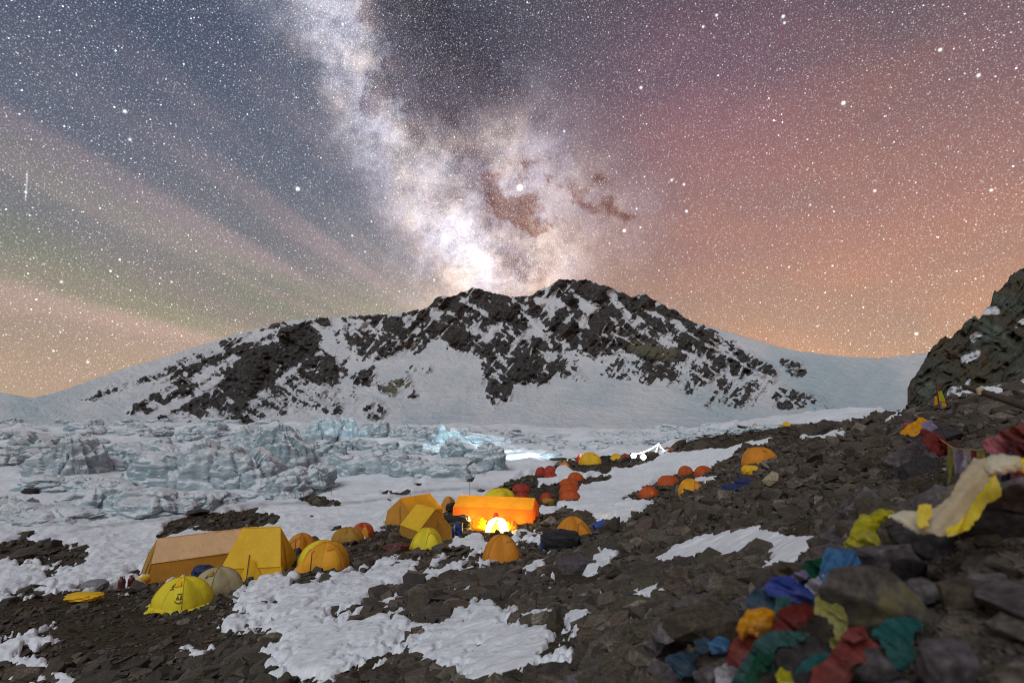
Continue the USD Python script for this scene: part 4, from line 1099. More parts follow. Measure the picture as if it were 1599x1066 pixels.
# far tents
dome_tent(872, 891, 721, 731, 'orange', 'tiny orange dome tent in front of the far yellow tent', n=4)
dome_tent(898, 919, 708, 722, 'red', 'dark red tent left of the far big yellow tent', n=4)
dome_tent(903, 941, 706, 725, 'yellow', 'big yellow tent in the far cluster on the ridge', n=4, rot=.8, e1=.7)
dome_tent(931, 956, 711, 723, 'black', 'low black tent in the far cluster on the ridge', n=4, poles=False)
dome_tent(952, 973, 708, 718, 'yellow', 'small yellow and black tent left of the floodlights', n=4)
dome_tent(967, 986, 708, 718, 'red', 'dark red tent just left of the floodlights', n=4)
dome_tent(1043, 1053, 698, 704, 'red_orange', 'tiny red tent right of the string of lights', n=4, poles=False)
dome_tent(1222, 1235, 658, 666, 'yellow', 'tiny yellow tent on the dark ridge, middle of three', n=4, poles=False)
dome_tent(1345, 1361, 653, 661, 'lemon', 'tiny yellow tent on the ridge near the snow strip', n=4, poles=False)
dome_tent(1175, 1184, 661, 668, 'orange', 'tiny orange tent at the left end of the dark ridge', n=4, poles=False)


# ------------------------------------------------------------------ gear around the camp
def lump(name, px0, px1, py0, py1, mat, label, category, seed=0, thick=.7, n=3, d=None, flat=.75, amp=.16, part='cover', extra=None, sink=.15):
    d = d or ground_depth((px0 + px1) / 2, py1)
    a, h = (px1 - px0) / 2 * d / F, (py1 - py0) * d / F
    s = trimesh.creation.icosphere(4)
    v = np.array(s.vertices)
    v = np.sign(v) * np.abs(v) ** flat
    v = v * (1 + (fbm(v * 2.3 + seed, 4, seed)[:, None] - .5) * 2 * amp + (ridged(v * 3 + seed, 2, seed + 2)[:, None] - .6) * amp * .8)
    v = v / np.abs(v).max(0) * np.array([a, a * thick, h / 2])
    c = P((px0 + px1) / 2, py1, d + a * thick * .6)
    c[2] = P((px0 + px1) / 2, py1, d)[2] + h / 2 * (1 - sink)
    t = thing(name, label, category, c, group={'duffel_bag': 'duffel bags of the camp', 'yellow_tarp': 'yellow tarps of the camp', 'tarp_heap': 'dark tarp heaps by the mess tent'}.get(name))
    obj(part, (v, np.array(s.faces)), mat, t, smooth=True)
    if extra:
        for x_ in (-.35, .4):
            i_ = np.linspace(0, 2 * np.pi, 30)
            ring = np.stack([np.full(30, a * x_), a * thick * 1.0 * np.cos(i_) * math.sqrt(1 - x_ * x_) ** .6, h / 2 * 1.0 * np.sin(i_) * math.sqrt(1 - x_ * x_) ** .6], 1)
            obj(extra, tube(ring, .02, 5), M_BLACKP, t, smooth=True)
    FOOT.append((c[0], c[1], a))
    return t


M_GREYBAG = mat_fabric('grey_tarp_fabric', (.20, .20, .21), .1, .3)
lump('covered_load', 128, 166, 908, 924, M_GREYBAG, 'grey tarp-covered load at the snow edge, left of the gas cylinders', 'load', 3)
lump('yellow_tarp', 102, 160, 928, 940, FB['yellow'], 'crumpled yellow tarp lying flat on the gravel at far left', 'tarp', 5, thick=.5, amp=.3)
lump('duffel_bag', 300, 332, 884, 903, FB['navy'], 'dark blue duffel bag against the pale-roofed long tent', 'bag', 7, extra='strap')
lump('duffel_bag', 845, 908, 830, 862, FB['black'], 'big black duffel bag in front of the pointed orange tent', 'bag', 9, extra='strap', flat=.6)
lump('duffel_bag', 1128, 1158, 755, 771, FB['navy'], 'dark navy duffel bag, lower left of two on the stony slope', 'bag', 11, extra='strap')
lump('duffel_bag', 1146, 1178, 746, 762, FB['navy'], 'dark navy duffel bag, upper right of two on the stony slope', 'bag', 12, extra='strap')
lump('yellow_tarp', 1158, 1186, 726, 743, FB['yellow'], 'yellow tarp bundle just below the large orange dome', 'tarp', 13, amp=.25)
lump('orange_sack', 864, 874, 852, 860, FB['orange'], 'small orange sack below the black duffel bag', 'sack', 14)
lump('red_sack', 770, 779, 800, 815, FB['red'], 'reddish brown sack behind the shining tent', 'sack', 15)
lump('red_gear_pile', 598, 640, 842, 860, M_CYL, 'low dark red gear pile on gravel left of the small lemon dome', 'gear pile', 16, amp=.3, sink=.9)
lump('tarp_heap', 690, 735, 806, 824, FB['black'], 'dark tarp heap beside the lantern and blue barrels', 'tarp', 17, amp=.25)
lump('tarp_heap', 696, 714, 784, 800, FB['black'], 'dark tarp heap at the left end of the mess tent', 'tarp', 18, amp=.2)
lump('gear_pile', 846, 866, 778, 788, FB['ochre'], 'small ochre gear pile below a red tent right of the mess tent', 'gear pile', 19, amp=.3)
lump('yellow_tarp', 734, 760, 806, 829, FB['yellow'], 'lamp-lit yellow tarp heap left of the shining tent', 'tarp', 20, amp=.32)
lump('yellow_tarp', 790, 808, 812, 831, FB['amber'], 'lamp-lit amber tarp heap right of the shining tent', 'tarp', 21, amp=.32)
lump('black_boulder', 35, 58, 762, 773, M_DARK, 'small black boulder alone on the glacier snow at left', 'boulder', 22, amp=.2, part='rock_body')


def cylinder_bottle(px, py0, py1, label):
    d = ground_depth(px, py1)
    h = (py1 - py0) * d / F
    r = h * .23
    t = thing('gas_cylinder', label, 'gas cylinder', on_ground(px, py1), group='gas cylinders at the snow edge')
    obj('tank', lathe([(0, -.1), (r * .9, -.1), (r, 0), (r, h * .62), (r * .93, h * .72), (r * .6, h * .82), (0, h * .84)]), M_CYL, t, smooth=40)
    obj('valve', lathe([(0, h * .82), (r * .22, h * .82), (r * .2, h * .95), (0, h * .96)], 12), M_BRASS, t, smooth=40)
    a = np.linspace(.5, 2 * np.pi - .5, 20)
    obj('collar', tube(np.stack([r * .6 * np.cos(a), r * .6 * np.sin(a), np.full(20, h * .93)], 1), r * .10, 6), M_CYL, t, smooth=True)
    for k in (1.0, 3.1, 5.2):
        obj('collar_post', tube([(r * .6 * math.cos(k), r * .6 * math.sin(k), h * .78), (r * .6 * math.cos(k), r * .6 * math.sin(k), h * .93)], r * .09, 6), M_CYL, t)


cylinder_bottle(189, 901, 922, 'dark red gas cylinder, left of a standing pair at the snow edge')
cylinder_bottle(204, 899, 919, 'dark red gas cylinder, right of a standing pair at the snow edge')


def barrel(px, py0, py1, mat, label, lying=0.0, yaw=0.0, lidm=None, category='barrel'):
    d = ground_depth(px, py1)
    h = (py1 - py0) * d / F
    r = h * .34
    t = thing('barrel', label, category, on_ground(px, py1) + np.array([0, r, 0]), group='barrels around the camp')
    R = trimesh.transformations.rotation_matrix(math.radians(yaw), [0, 0, 1]) @ trimesh.transformations.rotation_matrix(math.radians(lying), [0, 1, 0])
    def put(m):
        v = np.asarray(m[0]) - np.array([0, 0, h / 2])
        v = v @ R[:3, :3].T
        return v + np.array([0, 0, (r if lying else h / 2)]), m[1]
    obj('drum', put(lathe([(0, 0), (r * .95, 0), (r, h * .03), (r, h * .30), (r * 1.05, h * .33), (r, h * .36), (r, h * .62), (r * 1.05, h * .65), (r, h * .68), (r, h * .90), (r * .94, h * .93)])), mat, t, smooth=35)
    obj('lid', put(lathe([(r * .99, h * .90), (r * 1.06, h * .91), (r * 1.06, h * .98), (r * .95, h), (0, h)])), lidm or M_BLACKP, t, smooth=35)
    obj('clamp_ring', put(lathe([(r * 1.04, h * .885), (r * 1.09, h * .895), (r * 1.04, h * .905)])), M_ALU, t, smooth=True)
    FOOT.append((on_ground(px, py1)[0], on_ground(px, py1)[1], r * 1.5))


barrel(938, 810, 829, M_BLUEP, 'blue plastic barrel leaning on its side, right of the pointed orange tent', lying=68, yaw=20)
barrel(852, 838, 860, FB['blue'], 'blue barrel standing left of the big black duffel bag', lying=0)
barrel(703, 820, 838, M_BLUEP, 'blue barrel, left of a row of two beside the dark tarp heap')
barrel(716, 818, 836, M_BLUEP, 'blue barrel, right of a row of two beside the dark tarp heap')
barrel(218, 897, 914, FB['yellow'], 'small yellow barrel right of the gas cylinders', lying=80, yaw=70, lidm=FB['yellow'])


def wand(px, py0, py1, label):
    d = ground_depth(px, py1)
    h = (py1 - py0) * d / F
    t = thing('marker_pole', label, 'pole', on_ground(px, py1), group='thin marker poles at the glacier edge')
    obj('shaft', tube([(0, 0, -.3), (.02, 0, h * .5), (-.03, 0, h)], .022, 6), M_POLE, t, smooth=True)


wand(640, 765, 796, 'thin marker pole behind the brown-gabled ridge tent')
wand(733, 752, 778, 'thin marker pole behind the left end of the mess tent')
wand(517, 764, 776, 'tiny marker pole far out on the glacier snow')

# lantern outside the shining tent
lp = on_ground(729, 822)
lan = thing('lantern', 'small burning lantern standing left of the lamp-lit yellow tarp', 'lantern', lp)
obj('base', lathe([(0, 0), (.12, 0), (.12, .10), (.06, .13), (0, .13)]), M_BLACKP, lan, smooth=35)
obj('globe', lathe([(.05, .13), (.12, .2), (.13, .3), (.07, .4), (0, .41)]), M_GLOW_Y, lan, smooth=True)
obj('cap', lathe([(.09, .40), (.05, .46), (0, .47)]), M_BLACKP, lan, smooth=35)
obj('handle', tube([(-.11, 0, .3), (-.09, 0, .5), (0, 0, .58), (.09, 0, .5), (.11, 0, .3)], .01, 5), M_POLE, lan, smooth=True)
sphere_light(lan, 'flame', (.35, -.35, .75), 110, (1.0, .70, .28), .06)

# floodlights and the string of lights on the far ridge
ICE = P(738, 692, 112) + np.array([0, 0, 3.0])
for k, (px_, py_, lb) in enumerate(((989, 711, 'white floodlight on a short stand, left of a pair on the far ridge'), (1004, 713, 'white floodlight on a short stand, right of a pair on the far ridge'))):
    d_ = ground_depth(px_, 719) - 2
    c_ = P(px_, py_, d_)
    gz_ = float(ground_z(c_[0], c_[1]))
    t = thing('floodlight', lb, 'floodlight', c_, group='floodlights on the far ridge')
    obj('housing', trimesh.creation.box((.9, .35, .8)), M_BLACKP, t)
    lens = trimesh.creation.cylinder(radius=.42, height=.06, sections=28)
    lens.apply_transform(trimesh.transformations.rotation_matrix(math.pi / 2, [1, 0, 0])); lens.apply_translation((0, -.21, 0))
    obj('lens', lens, M_GLOW_W, t)
    for a_ in (-.5, .5):
        obj('stand_leg', tube([(0, 0, -.4), (a_, 0, min(gz_ - c_[2], -.8))], .04, 5), M_ALU, t)
    if k == 0:
        sphere_light(t, 'beam', (-1.0, 0, .6), 30000, (.70, .90, 1.0), .3, cone=26, aim=ICE - c_)
a_, b_, e_ = P(985, 710, 88), P(1028.5, 693, 88), P(1046, 708, 88)
lstr = thing('light_string', 'string of white lights climbing to a pole beside the floodlights', 'string lights', b_ - np.array([0, 0, 2]))
loc0 = b_ - np.array([0, 0, 2])
obj('mast', tube([P(1028.5, 714, 88) - loc0, b_ - loc0], .10, 6), M_ALU, lstr, smooth=True)
bulb = trimesh.creation.icosphere(1, .14)
for s0, s1, nb in ((b_, a_, 20), (b_, e_, 9)):
    ts = np.linspace(0, 1, nb)
    pp = s0 + (s1 - s0) * ts[:, None] - np.array([0, 0, 1]) * (np.sin(ts * np.pi) * .35)[:, None] - loc0
    obj('cable', tube(pp, .03, 4), M_BLACKP, lstr)
    for q_ in pp:
        b = bulb.copy(); b.apply_translation(q_)
        obj('bulb', b, M_GLOW_S, lstr)
obj('mast_stay', tube([b_ - loc0, P(1021, 713, 88) - loc0], .07, 5), M_GLOW_S, lstr)
t = thing('white_tarp', 'white tarp spread on the ridge under the string of lights', 'tarp', P(1035, 709, 87))
obj('cloth', sheet((-1.6, 0, -.3), (1.5, -.2, .3), (1.3, 1.5, .75), (-1.2, 1.5, .4), 10, 8, .1, .15, 4), mat_fabric('white_tarp_fabric', (.75, .76, .78), .2, .1), t, smooth=True)

# ------------------------------------------------------------------ single boulders
KEEP = []                                       # screen boxes, at close range, that loose stones keep clear of
for a in (
    ('slate_slab', 862, 925, 868, 906, 14.2, M_SLATE, 21, 'flat grey slate slab between the black duffel and the snow patch', 14, .8, 14, .8),
    ('boulder', 838, 889, 955, 1032, 6.4, M_BROWN, 22, 'upright brown boulder standing at the right edge of the lowest snow patch', 62, .6, 16, .5),
    ('boulder', 492, 526, 956, 986, 14.0, M_DARK, 23, 'black boulder sitting on the wide snow patch', 10, .8, 18, .9),
    ('boulder', 572, 622, 993, 1018, 10.5, M_DARK, 24, 'dark wedge boulder at the lower edge of the wide snow patch', 5, .7, 16, .7),
    ('boulder', 489, 520, 1024, 1060, 9.0, M_DARK, 25, 'dark upright stone near the bottom edge, left of the lowest snow patch', 55, .7, 14, .6),
    ('boulder', 555, 598, 1021, 1047, 9.0, M_DARK, 26, 'dark blocky boulder just below the wide snow patch', 0, .8, 16, .8),
    ('pale_boulder', 1189, 1220, 734, 759, 18.5, M_PALE, 27, 'pale cream boulder alone on the dark stones', 30, .8, 14, .8),
    ('rusty_boulder', 1236, 1264, 819, 839, 7.6, M_RUST, 28, 'rust-red boulder just above the right-hand snow strip', 5, .8, 18, .8),
    ('slate_slab', 1380, 1466, 684, 750, 7.6, M_SLATE, 29, 'large purple-grey slate slab under the orange flag', 25, .7, 14, .6),
    ('slate_slab', 1344, 1392, 700, 733, 9.5, M_BROWN, 30, 'flat brownish slab left of the big purple slate slab', 28, .7, 14, .5),
    ('boulder', 1412, 1470, 712, 768, 6.4, M_DARK, 31, 'dark boulder below the big purple slate slab', 20, .7, 18, .8),
    ('slate_slab', 1545, 1680, 738, 808, 2.15, M_SLATE, 32, 'dark slate slab beneath the scarf knot at the right edge', -10, .8, 16, .6),
    ('boulder', 1500, 1690, 785, 850, 2.2, M_DARK, 33, 'big dark boulder under the scarf at the right edge', 8, .8, 20, .7),
    ('boulder', 1395, 1490, 815, 872, 2.55, M_DARK, 34, 'shadowed boulder under the beige end of the scarf', 12, .8, 18, .8),
    ('slate_slab', 1338, 1424, 845, 896, 2.35, M_SLATE, 35, 'purple-grey block right of the bright blue cloth', 18, .7, 12, .75),
    ('boulder', 1380, 1450, 860, 915, 2.3, M_DARK, 36, 'black angular rock below the purple-grey block', 30, .7, 16, .8),
    ('boulder', 1268, 1428, 880, 992, 2.02, M_LICHEN, 37, 'large pointed boulder with yellow lichen among the prayer flags', -12, .6, 13, .85),
    ('boulder', 1404, 1462, 905, 942, 2.1, M_SLATE, 38, 'small purplish stone right of the lichen boulder', 10, .8, 14, .7),
    ('slate_slab', 1530, 1680, 915, 975, 1.72, M_SLATE, 39, 'grey slab at the right edge among blurred stones', 12, .8, 16, .6),
    ('boulder', 1560, 1660, 960, 1010, 1.66, M_LICHEN, 46, 'greenish stone below the grey slab at the right edge', 18, .8, 16, .7),
    ('slate_slab', 1195, 1312, 998, 1052, 1.95, M_DARK, 40, 'dark flat block held in the teal prayer flag', 4, .8, 12, .55),
    ('boulder', 1040, 1160, 955, 1003, 2.75, M_BROWN, 41, 'layered dark brown rock left of the orange cloth', 6, .7, 18, .5),
    ('boulder', 1215, 1280, 880, 905, 3.05, M_BROWN, 42, 'flat brown slab behind the green and royal blue cloths', -16, .8, 14, .4),
    ('boulder', 1085, 1150, 1030, 1085, 2.35, M_SLATE, 43, 'pale grey block at the bottom edge left of the teal flag', 14, .8, 14, .8),
    ('boulder', 1020, 1080, 975, 1030, 3.3, M_SLATE, 44, 'pinkish grey stone left of the layered brown rock', 20, .8, 14, .8),
    ('boulder', 1440, 1520, 1000, 1085, 1.60, M_SLATE, 45, 'rounded grey stone at the bottom right beside the turquoise cloth', 0, .8, 22, .9),
    ('boulder', 1320, 1400, 1010, 1060, 1.76, M_SLATE, 47, 'grey cobble right of the dull red cloth', 10, .8, 20, .9),
    ('boulder', 1205, 1244, 862, 880, 5.4, M_SLATE, 48, 'reddish grey stone biting into the right-hand snow strip', 0, .8, 14, .9),
    ('boulder', 1425, 1500, 660, 700, 9.0, M_DARK, 49, 'dark slab behind the orange flag', 12, .8, 14, .6),
    ('boulder', 700, 760, 1000, 1030, 7.2, M_BROWN, 50, 'brown stone half buried in the lowest snow patch', 8, .8, 14, .6),
    ('boulder', 752, 792, 985, 1012, 7.4, M_BROWN, 51, 'tilted brown slab in the upper part of the lowest snow patch', 40, .8, 12, .45),
):
    nm, x0, x1, y0, y1, dd_, mt, sd, lb, roll, th, n_, fl = a
    boulder(nm, x0, x1, y0, y1, dd_, mt, sd, lb, roll, th, n_, fl)
    KEEP.append((x0, x1, y0, y1, dd_))


# ------------------------------------------------------------------ prayer flags and cloths
def mat_cloth(name, col, trans=.3, rough=1.0):
    g = G()
    co = g.n('texture_coordinate').object
    n1 = g.noise(co, 7.0, 5, .65).fac
    n2 = g.noise(co, 26.0, 4, .65, distortion=.8).fac
    grey = .30 * sum(col) + .10
    c = g.mix(g.mr(n1, .42, .70, 0, .42), col, tuple(.5 * k + .5 * grey for k in col))
    c = g.vs(c, g.mr(n2, .28, .72, 1 - .45 * rough, 1 + .35 * rough, 'linear'))
    weave = g.n('wave_texture', vector=co, wave_type='bands', bands_direction='diagonal', scale=90.0, distortion=2.0, detail=2).fac
    c = g.vs(c, g.mr(weave, 0, 1, .84, 1.1, 'linear'))
    b = g.n('bump', height=g.m('add', n2, g.m('multiply', weave, .15)), strength=.7 * rough, distance=.02).normal
    p = g.n('principled_bsdf', base_color=c, roughness=.9, normal=b, specular_ior_level=.1)
    return g.done(name, surface=g.n('mix_closure', fac=trans, closure1=p.BSDF, closure2=g.n('translucent_bsdf', color=c, normal=b).BSDF).closure)


def drape(name, label, mat, pts, d0, rise=.0009, folds=.02, dirx=.7, wl=.09, seed=0, parent=None, category='prayer flag', step=2.2, bulge=.012, group=None, grow=3.0):
    """A crumpled cloth lying over the stones: outline in directions from the eye, its own distance d0 at its lowest point, more at the top by rise per pixel."""
    poly = shapely.Polygon(pts).buffer(grow)
    if poly.geom_type != 'Polygon':
        poly = max(poly.geoms, key=lambda q: q.area)
    ring = np.array(poly.exterior.coords)
    L = poly.exterior.length
    edge = np.array([poly.exterior.interpolate(k).coords[0] for k in np.arange(0, L, step * 1.2)])
    edge = edge + np.stack([fbm(np.stack([np.arange(len(edge)) * .26, np.zeros(len(edge)) + k + seed, np.zeros(len(edge))], 1), 3, seed) - .5 for k in (0, 7)], 1) * 8
    poly = shapely.Polygon(edge).buffer(0)
    if poly.geom_type != 'Polygon':
        poly = max(poly.geoms, key=lambda q: q.area)
    x0, y0, x1, y1 = poly.bounds
    X, Y = np.meshgrid(np.arange(x0, x1, step), np.arange(y0, y1, step))
    ins = shapely.contains_xy(poly.buffer(-step * .6), X, Y)
    q = np.vstack([np.array(poly.exterior.coords)[:-1], np.stack([X[ins], Y[ins]], 1)])
    tri = Delaunay(q).simplices
    cen = q[tri].mean(1)
    tri = tri[shapely.contains_xy(poly, cen[:, 0], cen[:, 1])]
    e1_, e2_ = q[tri[:, 1]] - q[tri[:, 0]], q[tri[:, 2]] - q[tri[:, 0]]
    flip = e1_[:, 0] * e2_[:, 1] - e1_[:, 1] * e2_[:, 0] > 0
    tri[flip] = tri[flip][:, ::-1]
    dist = shapely.distance(shapely.points(q), poly.exterior)
    a = dirx * math.pi
    s = (q[:, 0] * math.cos(a) + q[:, 1] * math.sin(a)) / F * d0
    c = (-q[:, 0] * math.sin(a) + q[:, 1] * math.cos(a)) / F * d0
    qq = np.stack([s / wl, c / wl * .35, np.full(len(q), seed * 1.1)], 1)
    fold = (ridged(qq * np.array([.8, .45, 1]), 2, seed) - .5) * 2.6 + (ridged(qq * np.array([1.7, .5, 1]) + 4, 2, seed + 3) - .5) * 1.1 + (fbm(qq * 2.4, 2, seed + 5) - .5) * .6
    dep = d0 + (y1 - q[:, 1]) * rise * d0 - fold * folds * 2.2 - np.clip(dist / 18, 0, 1) ** .6 * bulge + (fbm(qq * .4, 2, seed + 9) - .5) * folds * 2
    v = P(q[:, 0], q[:, 1], dep)
    if parent is not None:
        return obj(name, (v, tri), mat, parent, smooth=True)
    c_ = v.mean(0)
    t = thing(name, label, category, c_, group=group or 'prayer flag cloths among the rocks')
    obj('cloth', (v - c_, tri), mat, t, smooth=True)
    KEEP.append((x0, x1, y0, y1, d0))
    return t


CL = {k: mat_cloth(k + '_cloth', c, rough=.4 if k in ('beige', 'cream', 'yellow') else 1.0) for k, c in dict(sky_blue=(.060, .17, .34), royal_blue=(.042, .070, .32), slate_blue=(.05, .09, .135), green=(.012, .085, .045), teal=(.050, .13, .120), turquoise=(.026, .125, .12), red=(.190, .028, .022), dull_red=(.24, .055, .045), orange=(.80, .35, .012),
                                                      yellow=(.70, .54, .03), olive=(.34, .32, .09), citron=(.50, .45, .022), beige=(.50, .41, .27), cream=(.60, .55, .40), white=(.46, .44, .48), pink=(.42, .13, .15), maroon=(.11, .02, .018), lilac=(.24, .21, .34)).items()}
drape('prayer_flag', 'bright blue gauzy cloth draped beside the purple-grey block', CL['sky_blue'], [(1288, 868), (1297, 856), (1325, 857), (1338, 868), (1343, 893), (1330, 903), (1300, 905), (1283, 910), (1284, 885)], 2.3, seed=1, wl=.06, folds=.012, dirx=.15)
drape('prayer_flag', 'dark green cloth crumpled left of the bright blue one', CL['green'], [(1238, 906), (1262, 880), (1286, 870), (1290, 885), (1280, 900), (1255, 915)], 2.42, seed=2, wl=.05)
drape('prayer_flag', 'royal blue cloth twisted into a roll', CL['royal_blue'], [(1196, 916), (1206, 902), (1232, 900), (1245, 912), (1268, 926), (1272, 938), (1250, 940), (1220, 930), (1200, 928)], 2.25, seed=3, wl=.05, dirx=.62, folds=.022)
drape('prayer_flag', 'blue-green cloth bunched left of the royal blue roll', CL['slate_blue'], [(1168, 930), (1180, 918), (1200, 922), (1212, 935), (1210, 948), (1180, 950), (1168, 944)], 2.3, seed=4, wl=.05)
drape('prayer_flag', 'small sage green cloth end hanging under the royal blue roll', CL['teal'], [(1212, 932), (1234, 936), (1232, 948), (1220, 952), (1212, 965), (1206, 962), (1214, 948)], 2.2, seed=5, wl=.05)
drape('prayer_flag', 'bright orange cloth bundled like a ball', CL['orange'], [(1156, 972), (1168, 955), (1190, 950), (1209, 958), (1205, 975), (1186, 994), (1170, 985), (1158, 996), (1153, 985)], 2.1, seed=6, wl=.05, bulge=.07, folds=.014)
drape('prayer_flag', 'dark red cloth spread right of the orange ball', CL['red'], [(1190, 985), (1210, 960), (1235, 945), (1262, 942), (1270, 955), (1255, 975), (1235, 985), (1205, 990)], 2.15, seed=7, wl=.06)
drape('prayer_flag', 'dull red cloth trailing down below the orange ball', CL['dull_red'], [(1148, 1000), (1165, 988), (1188, 994), (1175, 1015), (1155, 1040), (1138, 1036), (1140, 1015)], 2.08, seed=8, wl=.06)
drape('prayer_flag', 'olive and cream cloth hanging on the lichen boulder', CL['olive'], [(1273, 935), (1310, 930), (1316, 950), (1322, 975), (1318, 998), (1308, 1002), (1305, 975), (1290, 958), (1276, 958)], 1.93, seed=9, wl=.05, folds=.01)
drape('prayer_flag', 'teal cloth draped over the dark flat block', CL['teal'], [(1146, 1072), (1160, 1035), (1180, 1005), (1200, 990), (1235, 985), (1262, 992), (1240, 1005), (1205, 1010), (1200, 1030), (1212, 1055), (1196, 1045), (1185, 1055), (1165, 1078)], 1.86, seed=10, wl=.05, folds=.016)
drape('prayer_flag', 'brick red cloth spread at the bottom edge', CL['dull_red'], [(1265, 1075), (1272, 1045), (1300, 1022), (1318, 990), (1345, 988), (1368, 1008), (1360, 1028), (1330, 1035), (1322, 1075)], 1.72, seed=11, wl=.08, folds=.016)
drape('prayer_flag', 'pale turquoise strip of cloth between the flat block and the brick red cloth', CL['turquoise'], [(1246, 1046), (1262, 1028), (1290, 1019), (1300, 1024), (1280, 1036), (1258, 1048)], 1.82, seed=12, wl=.05, folds=.01)
drape('prayer_flag', 'turquoise cloth with a trailing end right of the lichen boulder', CL['turquoise'], [(1364, 988), (1385, 968), (1420, 965), (1442, 978), (1425, 985), (1424, 1010), (1432, 1022), (1410, 1045), (1395, 1040), (1386, 1012), (1376, 1000)], 1.84, seed=13, wl=.07)
drape('prayer_flag', 'small dark blue cloth between the brown rock and the dull red cloth', CL['sky_blue'], [(1108, 1004), (1120, 996), (1136, 1000), (1134, 1015), (1114, 1018)], 2.35, seed=14, wl=.05)
drape('prayer_flag', 'slate blue folded cloth at the bottom edge left of the grey block', CL['slate_blue'], [(1040, 1028), (1065, 1018), (1085, 1020), (1078, 1035), (1088, 1050), (1060, 1058), (1052, 1040)], 2.7, seed=15, wl=.05)
drape('prayer_flag', 'yellow scrap of cloth at the bottom edge beside the teal flag', CL['citron'], [(1212, 1052), (1222, 1046), (1232, 1050), (1240, 1072), (1222, 1074)], 1.80, seed=16, wl=.05, folds=.01)
drape('prayer_flag', 'citron yellow net heaped above the purple-grey block', CL['citron'], [(1322, 850), (1332, 826), (1345, 806), (1370, 800), (1396, 798), (1392, 808), (1372, 814), (1362, 830), (1374, 845), (1366, 850), (1345, 858), (1328, 860)], 2.6, seed=17, wl=.05, folds=.03, bulge=.05)
sc = thing('scarf', 'long beige and yellow ceremonial scarf draped over boulders at right', 'scarf', (0, 0, 0))
drape('cream_band', None, CL['beige'], [(1440, 800), (1462, 796), (1482, 780), (1500, 748), (1520, 720), (1546, 716), (1551, 735), (1538, 760), (1514, 792), (1492, 825), (1466, 834), (1442, 826)], 2.02, seed=21, parent=sc, dirx=.23, wl=.085, folds=.009, bulge=.008)
drape('beige_end', None, CL['cream'], [(1391, 806), (1412, 800), (1442, 802), (1458, 818), (1462, 832), (1432, 830), (1412, 818)], 2.08, seed=22, parent=sc, wl=.06, folds=.012)
drape('yellow_band', None, CL['yellow'], [(1500, 818), (1520, 788), (1544, 756), (1551, 742), (1560, 762), (1562, 772), (1540, 782), (1528, 800), (1512, 826), (1480, 834), (1478, 828)], 1.99, seed=23, parent=sc, dirx=.1, wl=.05, folds=.014)
drape('yellow_band', None, CL['yellow'], [(1436, 790), (1452, 788), (1448, 818), (1436, 822), (1432, 808)], 1.99, seed=24, parent=sc, wl=.05, folds=.012)
drape('knot', None, CL['cream'], [(1538, 728), (1548, 715), (1566, 711), (1590, 716), (1592, 730), (1566, 738), (1545, 740)], 1.97, seed=25, parent=sc, wl=.06, folds=.02, bulge=.05)
drape('yellow_tail', None, CL['yellow'], [(1580, 716), (1600, 716), (1650, 722), (1650, 738), (1600, 736), (1586, 728)], 1.95, seed=26, parent=sc, wl=.05, folds=.015)

for lb_, cn_, pts_, d_ in (
    ('whitish pink cloth twisted between the green and royal blue cloths', 'white', [(1252, 922), (1266, 908), (1284, 900), (1290, 908), (1272, 922), (1258, 930)], 2.28),
    ('grey-lilac cloth tucked under the bright blue one', 'lilac', [(1236, 900), (1252, 890), (1262, 896), (1246, 908)], 2.36),
    ('pale olive scrap below the olive and cream cloth', 'olive', [(1298, 1000), (1312, 998), (1320, 1016), (1306, 1020)], 1.88),
    ('dark green net cloth at the bottom edge inside the teal one', 'green', [(1166, 1060), (1180, 1030), (1196, 1012), (1206, 1022), (1192, 1050), (1180, 1074)], 1.84),
    ('rust red cloth peeping between the dark flat block and the lichen boulder', 'dull_red', [(1316, 992), (1330, 980), (1350, 982), (1352, 996), (1332, 1000)], 1.80),
    ('grey-white cloth at the bottom edge left of the teal flag', 'white', [(1118, 1046), (1138, 1036), (1150, 1046), (1140, 1074), (1120, 1074)], 2.15),
    ('slate blue cloth wedged below the layered brown rock', 'slate_blue', [(1086, 1000), (1104, 996), (1110, 1012), (1092, 1020)], 2.5)):
    drape('prayer_flag', lb_, CL[cn_], pts_, d_, seed=len(lb_), wl=.05)
bun = thing('prayer_flag_bunch', 'loose red and pink prayer flags bunched under the cord at the right edge', 'prayer flags', (0, 0, 0))
for cn_, pts_, d_ in (('red', [(1440, 672), (1462, 676), (1478, 690), (1470, 708), (1452, 702), (1444, 688)], 4.3), ('pink', [(1536, 690), (1560, 680), (1600, 672), (1606, 694), (1570, 706), (1544, 704)], 2.72), ('maroon', [(1584, 700), (1612, 694), (1640, 716), (1610, 736), (1590, 722)], 2.55),
                       ('dull_red', [(1560, 676), (1600, 664), (1640, 660), (1640, 684), (1590, 688)], 2.60)):
    drape('flag', None, CL[cn_], pts_, d_, seed=int(pts_[0][0]), wl=.06, folds=.03, parent=bun)
cordpx = [(1402, 668, 8.6), (1445, 664, 7.6), (1462, 682, 4.6), (1490, 700, 3.7), (1530, 703, 3.2), (1570, 692, 2.9), (1610, 676, 2.65), (1660, 655, 2.4)]
cp = np.array([P(*c_) for c_ in cordpx])
tt_ = np.linspace(0, len(cp) - 1, 60)
cc = np.stack([np.interp(tt_, np.arange(len(cp)), cp[:, k]) for k in range(3)], 1)
pf = thing('prayer_flag_string', 'string of many-coloured prayer flags sagging across the right edge', 'prayer flags', cc[30])
obj('cord', tube(cc - cc[30], .004, 5), M_ROPE, pf, smooth=True)
